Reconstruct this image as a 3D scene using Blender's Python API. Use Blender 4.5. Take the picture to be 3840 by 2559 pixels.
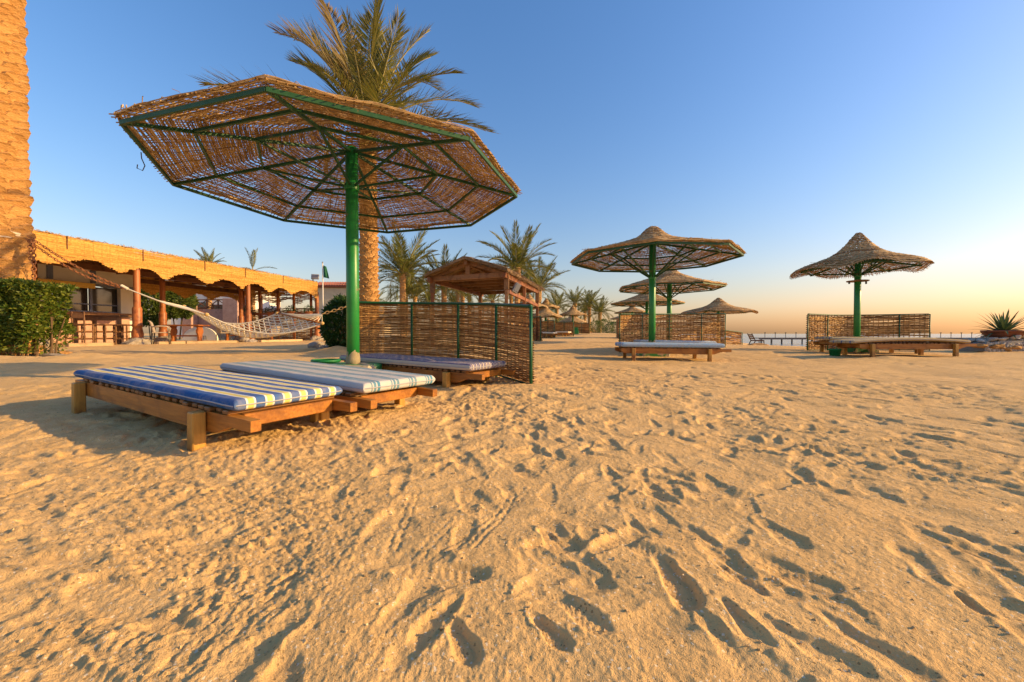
import bpy, math, random
import numpy as np
from math import sin, cos, pi, radians, atan, hypot, atan2
from mathutils import Vector, Matrix, Euler

for o in list(bpy.data.objects):
    bpy.data.objects.remove(o, do_unlink=True)
S = bpy.context.scene
random.seed(7)
RNG = np.random.default_rng(11)

# ------------------------------------------------------------------ camera
F, PX0, PY0, HOR, CAMZ = 1493.0, 1920.0, 1279.5, 1252.0, 0.55
PITCH = atan((PY0 - HOR) / F)
cam_d = bpy.data.cameras.new('camera')
cam = bpy.data.objects.new('camera', cam_d)
S.collection.objects.link(cam)
cam.location = (0, 0, CAMZ)
cam.rotation_euler = (pi / 2 - PITCH, 0, 0)
cam_d.sensor_width = 36.0
cam_d.lens = 36.0 * F / 3840.0
cam_d.clip_start = 0.05
cam_d.clip_end = 20000
S.camera = cam
S.render.resolution_x, S.render.resolution_y = 1024, 682

# ------------------------------------------------------------------ sky, sun, exposure
SUN_AZ, SUN_EL = 94.0, 19.5          # degrees clockwise from the view direction (+Y), degrees up
W = bpy.data.worlds.new('World')
S.world = W
W.use_nodes = True
wn = W.node_tree
wn.nodes.clear()
w_out = wn.nodes.new('ShaderNodeOutputWorld')
w_bg = wn.nodes.new('ShaderNodeBackground')
w_sky = wn.nodes.new('ShaderNodeTexSky')
w_sky.sky_type = 'NISHITA'
w_sky.sun_disc = False
w_sky.sun_elevation = radians(SUN_EL)
w_sky.sun_rotation = radians(SUN_AZ)
w_sky.altitude = 0
w_sky.air_density = 1.7
w_sky.dust_density = 1.25
w_sky.ozone_density = 6.0
w_hs = wn.nodes.new('ShaderNodeHueSaturation')
w_hs.inputs['Saturation'].default_value = 1.16
wn.links.new(w_sky.outputs[0], w_hs.inputs['Color'])
w_tint = wn.nodes.new('ShaderNodeMix')      # white balance of the photograph
w_tint.data_type = 'RGBA'
w_tint.blend_type = 'MULTIPLY'
w_tint.inputs[0].default_value = 1.0
w_tint.inputs[7].default_value = (1.27, 0.95, 1.0, 1)
wn.links.new(w_hs.outputs[0], w_tint.inputs[6])
wn.links.new(w_tint.outputs[2], w_bg.inputs['Color'])
w_bg.inputs['Strength'].default_value = 0.105
wn.links.new(w_bg.outputs[0], w_out.inputs['Surface'])
sun_d = bpy.data.lights.new('sun', 'SUN')
sun_d.energy = 3.35
sun_d.angle = radians(0.5)
sun_d.color = (1.0, 0.66, 0.27)
sun = bpy.data.objects.new('sun', sun_d)
S.collection.objects.link(sun)
sv = Vector((sin(radians(SUN_AZ)) * cos(radians(SUN_EL)), cos(radians(SUN_AZ)) * cos(radians(SUN_EL)), sin(radians(SUN_EL))))
sun.rotation_euler = sv.to_track_quat('Z', 'Y').to_euler()
sun.location = (20, -5, 15)
S.view_settings.view_transform = 'Standard'
S.view_settings.look = 'None'
S.view_settings.gamma = 1
S.view_settings.exposure = 1.1
S.view_settings.use_curve_mapping = False
S.render.engine = 'CYCLES'

# ------------------------------------------------------------------ geometry helpers
COL = S.collection

def at(px, py, Y):
    u = (px - PX0) / F
    v = -(py - PY0) / F
    d = Vector((u, cos(PITCH) + v * sin(PITCH), -sin(PITCH) + v * cos(PITCH)))
    return Vector((0, 0, CAMZ)) + d * (Y / d.y)

CP = [(0, 0, 0), (0, 1, 0), (-2, 1, 0), (2, 1, 0), (-2, 2, 0), (2, 2, 0), (-1, 3, .01), (2, 4, .03), (-3, 3, .03), (0.2, 3.9, .03),
      (-.25, 4.9, .05), (-.8, 5.45, .08), (-1.5, 5.7, .11), (-2.3, 5.6, .11), (-1.7, 4.2, .05), (-6, 6, .08), (4, 5.5, .04), (7, 5, .06), (3, 7.6, .06), (2.84, 8.2, .10),
      (7.5, 7.2, .14), (10, 7.4, .14), (8, 9.3, .13), (12, 9, .12), (2.6, 9.2, .13), (5.6, 10.5, .2), (-4, 9, .11), (-10, 8, .12),
      (-13, 14, .17), (-12, 23, .17), (-6, 15, .15), (-3, 20, .22), (1, 14.5, .27), (2.4, 21, .33), (4, 25.5, .39), (6.3, 32.5, .55),
      (12, 60, .6), (-5, 60, .5), (-40, 50, .4), (13, 23.5, -.12), (18, 30, -.33), (9.2, 14, .10), (5, 17, .2), (8, 22, .2), (12, 10.6, .07), (15, 12, -.7),
      (19, 14, -1.8), (17, 20, -1.2), (22, 24, -2.0), (24, 34, -1.6), (30, 36, -2.3), (28, 50, -1.4), (36, 60, -2.4), (20, 50, -.1),
      (14, 6, .12), (18, 4, -.9), (10, 3, .12), (12, -2, .1), (20, -4, -1.8), (-15, 2, .1), (-15, -8, 0), (5, -8, 0), (-35, 20, .3), (-35, -10, .1)]
CPA = np.array(CP, float)

def _tps(r):
    return np.where(r > 1e-9, r * r * np.log(np.maximum(r, 1e-9)), 0.0)

_n = len(CP)
_K = _tps(np.hypot(CPA[:, None, 0] - CPA[None, :, 0], CPA[:, None, 1] - CPA[None, :, 1])) + np.eye(_n) * 0.6
_P = np.c_[np.ones(_n), CPA[:, :2]]
_A = np.block([[_K, _P], [_P.T, np.zeros((3, 3))]])
_sol = np.linalg.solve(_A, np.r_[CPA[:, 2], 0, 0, 0])

def zg_arr(x, y):
    x = np.asarray(x, float).ravel()
    y = np.asarray(y, float).ravel()
    out = np.zeros_like(x)
    for i in range(0, x.size, 60000):
        xs, ys = x[i:i + 60000], y[i:i + 60000]
        k = _tps(np.hypot(xs[:, None] - CPA[None, :, 0], ys[:, None] - CPA[None, :, 1]))
        out[i:i + 60000] = k @ _sol[:_n] + _sol[_n] + _sol[_n + 1] * xs + _sol[_n + 2] * ys
    # far away: land on the left, sea bed on the right of a coast line that runs inland of the pier
    d = np.hypot(x - 0, y - 10)
    coast = 15 + 0.33 * y
    far = np.clip((coast - x) / 12, -1, 1) * 1.4 - 0.8
    far = np.where(y > 70, np.minimum(far, .6), np.minimum(far, .5))
    t = np.clip((d - 38) / 25, 0, 1)
    t = t * t * (3 - 2 * t)
    return np.clip(out * (1 - t) + far * t, -2.6, 0.62)

def zg(x, y):
    return float(zg_arr([x], [y])[0])

def fract(x):
    return x - np.floor(x)

def vnoise(x, y, seed=0.0):
    xi, yi = np.floor(x), np.floor(y)
    xf, yf = x - xi, y - yi
    u = xf * xf * xf * (xf * (xf * 6 - 15) + 10)
    v = yf * yf * yf * (yf * (yf * 6 - 15) + 10)

    def h(a, b):
        a = a + seed * 17.13
        b = b + seed * 9.71
        p = fract(np.sin(a * 127.1 + b * 311.7) * 43758.5453)
        return p * 2 - 1
    return (h(xi, yi) * (1 - u) + h(xi + 1, yi) * u) * (1 - v) + (h(xi, yi + 1) * (1 - u) + h(xi + 1, yi + 1) * u) * v

def n1(x, seed=0.0):
    return vnoise(np.asarray(x, float), np.full_like(np.asarray(x, float), seed * 3.7 + .5), seed)

class MB:
    """collects shapes, builds ONE mesh object"""
    def __init__(s):
        s.v, s.f, s.c = [], [], 0

    def add(s, verts, faces):
        verts = np.asarray(verts, float)
        s.v.append(verts)
        k = s.c
        s.f.extend([tuple(int(i) + k for i in f) for f in faces])
        s.c += len(verts)
        return s

    def box(s, c, size, R=None, taper=1.0, bevel=0.0):
        x, y, z = [k / 2 for k in size]
        if bevel > 0:
            b = min(bevel, x * .45, y * .45, z * .45)
            vs = []
            for sz in (-1, 1):
                t = taper if sz > 0 else 1
                for (ix, iy) in ((x - b, y), (x, y - b), (x, -(y - b)), (x - b, -y), (-(x - b), -y), (-x, -(y - b)), (-x, y - b), (-(x - b), y)):
                    vs.append((ix * t, iy * t, sz * (z - b)))
                for (ix, iy) in ((x - b, y - b), (x - b, -(y - b)), (-(x - b), -(y - b)), (-(x - b), y - b)):
                    vs.append((ix * t, iy * t, sz * z))
            fs = [(8, 9, 10, 11), (23, 22, 21, 20)]
            for i in range(8):
                j = (i + 1) % 8
                fs.append((i, j, 12 + j, 12 + i))
            for o, flip in ((0, False), (12, True)):
                q = [(0, 1, 8), (1, 2, 9, 8), (2, 3, 9), (3, 4, 10, 9), (4, 5, 10), (5, 6, 11, 10), (6, 7, 11), (7, 0, 8, 11)]
                for f in q:
                    f = tuple(a + o for a in f)
                    fs.append(f if flip else f[::-1])
        else:
            t = taper
            vs = [(-x, -y, -z), (x, -y, -z), (x, y, -z), (-x, y, -z), (-x * t, -y * t, z), (x * t, -y * t, z), (x * t, y * t, z), (-x * t, y * t, z)]
            fs = [(0, 3, 2, 1), (4, 5, 6, 7), (0, 1, 5, 4), (1, 2, 6, 5), (2, 3, 7, 6), (3, 0, 4, 7)]
        vs = np.array(vs)
        if R is not None:
            vs = vs @ np.array(R.to_3x3()).T
        return s.add(vs + np.array(c), fs)

    def bar(s, a, b, w, h, up=(0, 0, 1), bevel=0.0):
        a, b = Vector(a), Vector(b)
        d = (b - a)
        L = d.length
        d.normalize()
        up = Vector(up)
        if abs(d.dot(up)) > .98:
            up = Vector((0, 1, 0))
        y = up.cross(d).normalized()
        z = d.cross(y)
        R = Matrix((d, y, z)).transposed()
        return s.box((a + b) / 2, (L, w, h), R, bevel=bevel)

    def tube(s, pts, rad, n=8, closed=False, caps=True):
        P = np.array([tuple(p) for p in pts], float)
        M = len(P)
        rad = np.full(M, rad) if np.isscalar(rad) else np.asarray(rad, float)
        if closed:
            T = np.roll(P, -1, 0) - np.roll(P, 1, 0)
        else:
            T = np.gradient(P, axis=0)
        T /= np.maximum(np.linalg.norm(T, axis=1, keepdims=True), 1e-9)
        ref = np.array([0, 0, 1.0]) if abs(T[:, 2]).mean() < .8 else np.array([1.0, 0, 0])
        B = np.cross(T, ref)
        B /= np.maximum(np.linalg.norm(B, axis=1, keepdims=True), 1e-9)
        N = np.cross(B, T)
        a = np.arange(n) * 2 * pi / n
        V = P[:, None] + rad[:, None, None] * (np.cos(a)[None, :, None] * B[:, None] + np.sin(a)[None, :, None] * N[:, None])
        fs = []
        for i in range(M if closed else M - 1):
            i2 = (i + 1) % M
            for j in range(n):
                j2 = (j + 1) % n
                fs.append((i * n + j, i * n + j2, i2 * n + j2, i2 * n + j))
        if caps and not closed:
            fs.append(tuple(range(n))[::-1])
            fs.append(tuple((M - 1) * n + j for j in range(n)))
        return s.add(V.reshape(-1, 3), fs)

    def lathe(s, prof, c=(0, 0, 0), n=16, caps=True, wob=0.0, seed=0):
        a = np.arange(n) * 2 * pi / n
        V = []
        for k, (r, z) in enumerate(prof):
            rr = r * (1 + wob * n1(a * 2.2 + k * 1.7, seed + 1)) if wob else r
            V.append(np.c_[rr * np.cos(a), rr * np.sin(a), np.full(n, z)])
        V = np.concatenate(V) + np.array(c)
        fs = []
        for i in range(len(prof) - 1):
            for j in range(n):
                j2 = (j + 1) % n
                fs.append((i * n + j, i * n + j2, (i + 1) * n + j2, (i + 1) * n + j))
        if caps:
            fs.append(tuple(range(n))[::-1])
            fs.append(tuple((len(prof) - 1) * n + j for j in range(n)))
        return s.add(V, fs)

    def prism(s, poly, th, M4):
        """poly: 2D outline in local XZ, extruded +-th/2 along local Y, placed with matrix M4"""
        n = len(poly)
        vs = [(x, -th / 2, z) for x, z in poly] + [(x, th / 2, z) for x, z in poly]
        fs = [tuple(range(n)), tuple(range(2 * n - 1, n - 1, -1))]
        for i in range(n):
            j = (i + 1) % n
            fs.append((i, n + i, n + j, j))
        vs = [tuple(M4 @ Vector(v)) for v in vs]
        return s.add(vs, fs)

    def strand(s, P, N, w, t, closed=False):
        """ribbon-like stick with a diamond section; P (M,3) N (M,3) surface normals"""
        M = len(P)
        T = (np.roll(P, -1, 0) - np.roll(P, 1, 0)) if closed else np.gradient(P, axis=0)
        T /= np.maximum(np.linalg.norm(T, axis=1, keepdims=True), 1e-9)
        B = np.cross(T, N)
        B /= np.maximum(np.linalg.norm(B, axis=1, keepdims=True), 1e-9)
        V = np.stack([P + B * w / 2, P + N * t / 2, P - B * w / 2, P - N * t / 2], 1).reshape(-1, 3)
        k = s.c
        i = np.arange(M if closed else M - 1)
        i2 = (i + 1) % M
        q = []
        for j in range(4):
            j2 = (j + 1) % 4
            q.append(np.c_[i * 4 + j, i * 4 + j2, i2 * 4 + j2, i2 * 4 + j])
        q = np.concatenate(q) + k
        s.v.append(V)
        s.f.extend(map(tuple, q.tolist()))
        s.c += len(V)
        return s

    def mesh(s, name, mat=None, smooth=False):
        me = bpy.data.meshes.new(name)
        V = np.concatenate(s.v) if s.v else np.zeros((0, 3))
        loops = np.fromiter((i for f in s.f for i in f), dtype=np.int32)
        cnt = np.fromiter((len(f) for f in s.f), dtype=np.int32)
        me.vertices.add(len(V))
        me.vertices.foreach_set('co', V.astype(np.float32).ravel())
        me.loops.add(len(loops))
        me.loops.foreach_set('vertex_index', loops)
        me.polygons.add(len(cnt))
        me.polygons.foreach_set('loop_start', np.r_[0, np.cumsum(cnt)[:-1]].astype(np.int32))
        me.polygons.foreach_set('use_smooth', np.full(len(cnt), bool(smooth)))
        me.update(calc_edges=True)
        me.validate()
        if mat:
            me.materials.append(mat)
        return me

    def build(s, name, mat=None, parent=None, smooth=False, loc=None, kind=None):
        return obj(name, s.mesh(name, mat, smooth), parent, loc, kind=kind)

def obj(name, me, parent=None, loc=None, rot=None, scale=None, kind=None):
    o = bpy.data.objects.new(name, me)
    COL.objects.link(o)
    if parent:
        o.parent = parent
    if loc is not None:
        o.location = loc
    if rot is not None:
        o.rotation_euler = rot
    if scale is not None:
        o.scale = (scale,) * 3 if np.isscalar(scale) else scale
    if kind:
        o['kind'] = kind
    return o

def tag(o, label, cat, group=None):
    o['label'] = label
    o['category'] = cat
    if group:
        o['group'] = group
    return o

def thing(name, label, cat, loc=(0, 0, 0), rz=0.0, group=None, rx=0.0, ry=0.0):
    o = bpy.data.objects.new(name, None)
    o.empty_display_size = .1
    COL.objects.link(o)
    o.location = loc
    o.rotation_euler = (rx, ry, rz)
    return tag(o, label, cat, group)

def dup(root, loc, rz=0.0, label=None, scale=None, ry=0.0, skip=()):
    r = root.copy()
    COL.objects.link(r)
    r.location = loc
    r.rotation_euler = (0, ry, rz)
    if scale:
        r.scale = (scale,) * 3
    if label:
        r['label'] = label
    for ch in list(root.children):
        if ch.name.split('.')[0] in skip:
            continue
        c = ch.copy()
        COL.objects.link(c)
        c.parent = r
        for g in list(ch.children):
            d = g.copy()
            COL.objects.link(d)
            d.parent = c
    return r

# ------------------------------------------------------------------ materials
def nodes(name):
    m = bpy.data.materials.new(name)
    m.use_nodes = True
    nt = m.node_tree
    b = nt.nodes['Principled BSDF']
    return m, nt, b

def mk(nt, t, **kw):
    n = nt.nodes.new(t)
    for k, v in kw.items():
        setattr(n, k, v)
    return n

def mixc(nt, fac, a, b, mode='MIX'):
    n = nt.nodes.new('ShaderNodeMix')
    n.data_type = 'RGBA'
    n.blend_type = mode
    for sock, val in ((n.inputs[0], fac), (n.inputs[6], a), (n.inputs[7], b)):
        if hasattr(val, 'is_linked') or hasattr(val, 'links'):
            nt.links.new(val, sock)
        elif isinstance(val, (int, float)):
            sock.default_value = val
        else:
            sock.default_value = (*val, 1)
    return n.outputs[2]

def math_n(nt, op, a, b=None):
    n = mk(nt, 'ShaderNodeMath', operation=op)
    for i, v in ((0, a), (1, b)):
        if v is None:
            continue
        if isinstance(v, (int, float)):
            n.inputs[i].default_value = v
        else:
            nt.links.new(v, n.inputs[i])
    return n.outputs[0]

def mapr(nt, val, a, b, c=0.0, d=1.0):
    n = mk(nt, 'ShaderNodeMapRange')
    nt.links.new(val, n.inputs[0])
    for i, v in enumerate((a, b, c, d)):
        n.inputs[i + 1].default_value = v
    return n.outputs[0]

def noise(nt, vec, scale, detail=4, rough=.55):
    n = mk(nt, 'ShaderNodeTexNoise')
    n.inputs['Scale'].default_value = scale
    n.inputs['Detail'].default_value = detail
    n.inputs['Roughness'].default_value = rough
    if vec is not None:
        nt.links.new(vec, n.inputs['Vector'])
    return n.outputs['Fac']

def coord(nt, kind='Object', scale=None):
    c = mk(nt, 'ShaderNodeTexCoord').outputs[kind]
    if scale:
        mp = mk(nt, 'ShaderNodeMapping')
        mp.inputs['Scale'].default_value = scale
        nt.links.new(c, mp.inputs['Vector'])
        c = mp.outputs[0]
    return c

def bump(nt, b, h, strength=.4, dist=.01):
    n = mk(nt, 'ShaderNodeBump')
    n.inputs['Strength'].default_value = strength
    n.inputs['Distance'].default_value = dist
    nt.links.new(h, n.inputs['Height'])
    nt.links.new(n.outputs[0], b.inputs['Normal'])

def basic(name, c1, c2, scale=8, rough=.7, bmp=.3, stretch=None, island=0.0, detail=5, spec=.3, dirt=None, bdist=.006, objrand=0.0):
    """two-tone procedural surface: noise colour, optional per-piece variation, fine relief, optional worn patches"""
    m, nt, b = nodes(name)
    v = coord(nt, 'Object', stretch)
    n = noise(nt, v, scale, detail)
    f = mapr(nt, n, .3, .7)
    c = mixc(nt, f, c1, c2)
    if island or objrand:
        g = mk(nt, 'ShaderNodeNewGeometry').outputs['Random Per Island'] if island else mk(nt, 'ShaderNodeObjectInfo').outputs['Random']
        amt = island or objrand
        k = mapr(nt, g, 0, 1, 1 - amt, 1 + amt)
        mul = mk(nt, 'ShaderNodeVectorMath', operation='SCALE')
        nt.links.new(c, mul.inputs[0])
        nt.links.new(k, mul.inputs['Scale'])
        c = mul.outputs[0]
    if dirt:
        dn = noise(nt, v, dirt[1], 6, .65)
        c = mixc(nt, mapr(nt, dn, dirt[2], dirt[2] + .08), c, dirt[0])
    nt.links.new(c, b.inputs['Base Color'])
    b.inputs['Roughness'].default_value = rough
    b.inputs['Specular IOR Level'].default_value = spec
    if bmp:
        bump(nt, b, noise(nt, v, scale * 4, 6), bmp, bdist)
    return m

def leafmat(name, c1, c2, rough=.5, trans=.35, island=.35):
    m, nt, b = nodes(name)
    g = mk(nt, 'ShaderNodeNewGeometry').outputs['Random Per Island']
    c = mixc(nt, g, c1, c2)
    nt.links.new(c, b.inputs['Base Color'])
    b.inputs['Roughness'].default_value = rough
    b.inputs['Specular IOR Level'].default_value = .35
    t = mk(nt, 'ShaderNodeBsdfTranslucent')
    nt.links.new(c, t.inputs['Color'])
    mx = mk(nt, 'ShaderNodeMixShader')
    mx.inputs[0].default_value = trans
    nt.links.new(b.outputs[0], mx.inputs[1])
    nt.links.new(t.outputs[0], mx.inputs[2])
    nt.links.new(mx.outputs[0], nt.nodes['Material Output'].inputs['Surface'])
    return m

def weavemat(name, c1, c2, c3, trans=.0):
    m, nt, b = nodes(name)
    g = mk(nt, 'ShaderNodeNewGeometry').outputs['Random Per Island']
    r = mk(nt, 'ShaderNodeValToRGB')
    e = r.color_ramp.elements
    e[0].color, e[0].position = (*c1, 1), 0.0
    e[1].color, e[1].position = (*c3, 1), 1.0
    k = e.new(.5)
    k.color = (*c2, 1)
    nt.links.new(g, r.inputs[0])
    v = coord(nt, 'Object')
    n = noise(nt, v, 18, 5)
    mul = mk(nt, 'ShaderNodeVectorMath', operation='SCALE')
    nt.links.new(r.outputs[0], mul.inputs[0])
    nt.links.new(mapr(nt, n, .25, .75, .65, 1.3), mul.inputs['Scale'])
    nt.links.new(mul.outputs[0], b.inputs['Base Color'])
    b.inputs['Roughness'].default_value = .75
    b.inputs['Specular IOR Level'].default_value = .25
    bump(nt, b, noise(nt, v, 160, 3), .35, .003)
    return m

def sandmat():
    m, nt, b = nodes('sand')
    v = coord(nt, 'Object')
    big = noise(nt, v, .35, 4)
    med = noise(nt, v, 5, 5)
    c = mixc(nt, mapr(nt, big, .35, .65), (.68, .435, .17), (.75, .49, .205))
    c = mixc(nt, mapr(nt, med, .3, .75), c, (.62, .385, .145))
    # single darker and paler grains
    vo = mk(nt, 'ShaderNodeTexVoronoi')
    vo.inputs['Scale'].default_value = 260
    nt.links.new(v, vo.inputs['Vector'])
    sep = mk(nt, 'ShaderNodeSeparateColor')
    nt.links.new(vo.outputs['Color'], sep.inputs[0])
    c = mixc(nt, mapr(nt, sep.outputs[0], .955, .97), c, (.36, .23, .09))
    c = mixc(nt, mapr(nt, sep.outputs[1], .97, .985), c, (.76, .62, .40))
    nt.links.new(c, b.inputs['Base Color'])
    b.inputs['Roughness'].default_value = .9
    b.inputs['Specular IOR Level'].default_value = .15
    g1 = noise(nt, v, 55, 5, .65)
    g2 = noise(nt, v, 420, 3, .6)
    h = math_n(nt, 'ADD', math_n(nt, 'MULTIPLY', g1, .8), math_n(nt, 'MULTIPLY', g2, .22))
    bump(nt, b, h, .75, .014)
    return m

def woodmat(name, c1, c2, dark, rough=.55, axis=(1, 14, 14), scale=5, spec=.35):
    m, nt, b = nodes(name)
    v = coord(nt, 'Object', axis)
    n = noise(nt, v, scale, 6, .6)
    c = mixc(nt, mapr(nt, n, .3, .7), c1, c2)
    v2 = coord(nt, 'Object')
    k = noise(nt, v2, 3.2, 5, .6)
    c = mixc(nt, mapr(nt, k, .5, .68), c, dark)
    r = mk(nt, 'ShaderNodeObjectInfo').outputs['Random']
    mul = mk(nt, 'ShaderNodeVectorMath', operation='SCALE')
    nt.links.new(c, mul.inputs[0])
    nt.links.new(mapr(nt, r, 0, 1, .75, 1.2), mul.inputs['Scale'])
    nt.links.new(mul.outputs[0], b.inputs['Base Color'])
    b.inputs['Roughness'].default_value = rough
    b.inputs['Specular IOR Level'].default_value = spec
    bump(nt, b, n, .35, .006)
    return m

def stripemat(name, pitch, stops, phase=0.0, side=None, halfw=.3, endmarks=None, fade=.12):
    """fabric with stripes that run along the mattress (local X), pattern repeats across (local Y)"""
    m, nt, b = nodes(name)
    v = coord(nt, 'Object')
    sp = mk(nt, 'ShaderNodeSeparateXYZ')
    nt.links.new(v, sp.inputs[0])
    wob = noise(nt, v, 3, 3)
    y = math_n(nt, 'ADD', sp.outputs[1], math_n(nt, 'MULTIPLY', wob, .002))
    f = math_n(nt, 'FRACT', math_n(nt, 'ADD', math_n(nt, 'DIVIDE', y, pitch), phase + 50))
    r = mk(nt, 'ShaderNodeValToRGB')
    r.color_ramp.interpolation = 'CONSTANT'
    e = r.color_ramp.elements
    e[0].position, e[0].color = 0, (*stops[0][1], 1)
    e[1].position, e[1].color = stops[1][0], (*stops[1][1], 1)
    for p, cc in stops[2:]:
        k = e.new(p)
        k.color = (*cc, 1)
    nt.links.new(f, r.inputs[0])
    c = r.outputs[0]
    if side:
        c = mixc(nt, mapr(nt, sp.outputs[1], halfw - .0125, halfw - .012, 0, 1), c, side)
    n = noise(nt, v, 9, 6, .65)
    c = mixc(nt, mapr(nt, n, .42, .80, 0, fade * 3.2), c, (.60, .46, .28))
    nt.links.new(c, b.inputs['Base Color'])
    b.inputs['Roughness'].default_value = .8
    b.inputs['Specular IOR Level'].default_value = .2
    w1 = mk(nt, 'ShaderNodeTexWave')
    w1.inputs['Scale'].default_value = 90
    nt.links.new(v, w1.inputs['Vector'])
    big = noise(nt, v, 7, 4)
    h = math_n(nt, 'ADD', math_n(nt, 'MULTIPLY', w1.outputs['Fac'], .03), big)
    bump(nt, b, h, .5, .02)
    return m

M = {}
M['sand'] = sandmat()
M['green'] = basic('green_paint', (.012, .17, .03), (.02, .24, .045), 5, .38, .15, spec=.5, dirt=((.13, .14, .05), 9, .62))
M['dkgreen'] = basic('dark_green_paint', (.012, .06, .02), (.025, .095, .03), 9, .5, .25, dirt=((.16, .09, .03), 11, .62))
M['cane'] = weavemat('woven_cane', (.19, .10, .035), (.41, .245, .095), (.62, .44, .21))
M['reed'] = weavemat('woven_reed', (.16, .075, .025), (.37, .19, .06), (.55, .33, .12))
M['rimcane'] = weavemat('rim_cane', (.36, .22, .09), (.52, .36, .17), (.66, .50, .26))
M['mat'] = weavemat('reed_mat', (.41, .205, .04), (.51, .27, .06), (.58, .33, .085))
M['thatch'] = weavemat('thatch', (.14, .085, .04), (.28, .18, .09), (.42, .29, .15))
M['bedwood'] = woodmat('varnished_wood', (.27, .095, .013), (.46, .185, .027), (.12, .04, .012), .45)
M['slatwood'] = woodmat('slat_wood', (.17, .075, .02), (.27, .13, .038), (.09, .035, .012), .55, (14, 1, 14))
M['endwood'] = woodmat('leg_wood', (.40, .20, .035), (.54, .29, .055), (.14, .05, .015), .5, (14, 14, 1))
M['redwood'] = woodmat('red_brown_wood', (.24, .075, .02), (.36, .125, .033), (.10, .025, .01), .45, (9, 9, 1))
M['beam'] = woodmat('beam_wood', (.11, .045, .02), (.19, .08, .035), (.05, .02, .01), .6)
M['hutwood'] = woodmat('hut_wood', (.20, .10, .045), (.31, .165, .07), (.10, .045, .02), .65)
M['hutred'] = woodmat('hut_red_wood', (.21, .075, .025), (.30, .12, .04), (.13, .035, .012), .55)
M['stool'] = woodmat('dark_stool_wood', (.13, .06, .022), (.21, .10, .038), (.06, .025, .01), .5, (9, 9, 1))
M['pale'] = woodmat('pale_plank', (.42, .29, .15), (.52, .37, .2), (.28, .17, .08), .7)
M['concrete'] = basic('worn_green_block', (.05, .26, .07), (.03, .2, .05), 4, .7, .4, dirt=((.46, .38, .26), 5, .46))
M['bark'] = basic('palm_bark', (.46, .235, .07), (.62, .355, .12), 7, .9, .9, (1, 1, 2.2), dirt=((.15, .075, .025), 13, .55), bdist=.04)
M['barkfar'] = basic('palm_bark_far', (.36, .20, .08), (.54, .32, .13), 14, .9, .9, (1, 1, 2), dirt=((.14, .08, .035), 10, .6), bdist=.03)
M['frond'] = leafmat('palm_leaf', (.09, .115, .014), (.29, .235, .04))
M['frondfar'] = leafmat('palm_leaf_far', (.085, .125, .02), (.26, .235, .04))
M['frondgold'] = leafmat('old_palm_leaf', (.16, .12, .03), (.28, .19, .05))
M['rachis'] = basic('palm_stalk', (.20, .19, .06), (.32, .26, .09), 10, .6, .1)
M['hedge'] = leafmat('hedge_leaf', (.04, .10, .010), (.20, .22, .025))
M['bush'] = leafmat('bush_leaf', (.015, .055, .012), (.05, .12, .02))
M['topiary'] = leafmat('topiary_leaf', (.05, .10, .012), (.16, .18, .03))
M['stem'] = basic('plant_stem', (.10, .06, .03), (.16, .10, .05), 10)
M['rope'] = basic('cream_rope', (.62, .54, .38), (.72, .64, .47), 30, .85, .4)
M['rust'] = basic('rusty_chain', (.20, .07, .025), (.34, .14, .05), 22, .7, .5)
M['goldrope'] = basic('golden_chain', (.42, .25, .08), (.55, .36, .14), 22, .7, .5)
M['white'] = basic('white_render', (.66, .64, .58), (.74, .72, .66), 3, .85, .3)
M['bluepaint'] = basic('grey_blue_paint', (.13, .16, .26), (.18, .21, .31), 5, .6, .1)
M['yellow'] = basic('yellow_awning', (.62, .42, .10), (.70, .48, .13), 5, .7, .1)
M['pink'] = basic('pink_stone', (.42, .24, .18), (.54, .34, .26), 4, .85, .6, dirt=((.34, .2, .15), 8, .55))
M['cream'] = basic('cream_render', (.58, .46, .28), (.66, .54, .34), 3, .85, .3)
M['rooftile'] = basic('red_tile', (.30, .10, .06), (.40, .16, .10), 6, .8, .3)
M['rock'] = basic('grey_rock', (.25, .21, .16), (.42, .36, .28), 9, .9, .9, dirt=((.14, .11, .08), 14, .58), bdist=.03)
M['coral'] = basic('pale_coral_rubble', (.54, .46, .36), (.70, .62, .50), 14, .9, .8, objrand=.3, bdist=.02)
M['ochre'] = basic('ochre_boulder', (.34, .17, .05), (.46, .25, .08), 6, .85, .6, objrand=.2, bdist=.02)
M['pebblewall'] = basic('pebble_mortar', (.30, .27, .23), (.46, .42, .36), 40, .9, 1.0, bdist=.02)
M['terracotta'] = basic('terracotta', (.36, .13, .055), (.46, .18, .08), 6, .75, .3)
M['brownpot'] = basic('brown_bowl', (.17, .06, .03), (.24, .09, .045), 6, .6, .2)
M['agave'] = leafmat('agave_leaf', (.05, .11, .045), (.13, .17, .06), .62, .15)
M['plastic'] = basic('taupe_plastic', (.34, .27, .20), (.38, .31, .23), 3, .45, .05)
M['metal'] = basic('dark_metal', (.04, .035, .03), (.07, .06, .05), 9, .5, .1)
M['steel'] = basic('grey_steel', (.22, .22, .22), (.30, .30, .30), 9, .45, .1)
M['lampglass'] = basic('lamp_glass', (.12, .12, .13), (.17, .17, .18), 4, .15, 0, spec=.6)
M['flag'] = basic('green_flag', (.015, .10, .05), (.02, .14, .07), 6, .8, .1)
M['bin'] = basic('green_plastic', (.012, .16, .05), (.02, .2, .06), 4, .5, .1)
M['pier'] = basic('weathered_pier', (.10, .075, .07), (.17, .13, .11), 3, .8, .3)
M['straw'] = basic('straw_cord', (.44, .28, .10), (.55, .36, .14), 20, .8, .2)
mg, ntg, bg_ = nodes('window_glass')
bg_.inputs['Base Color'].default_value = (.03, .03, .03, 1)
bg_.inputs['Roughness'].default_value = .06
bg_.inputs['Specular IOR Level'].default_value = .8
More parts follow.
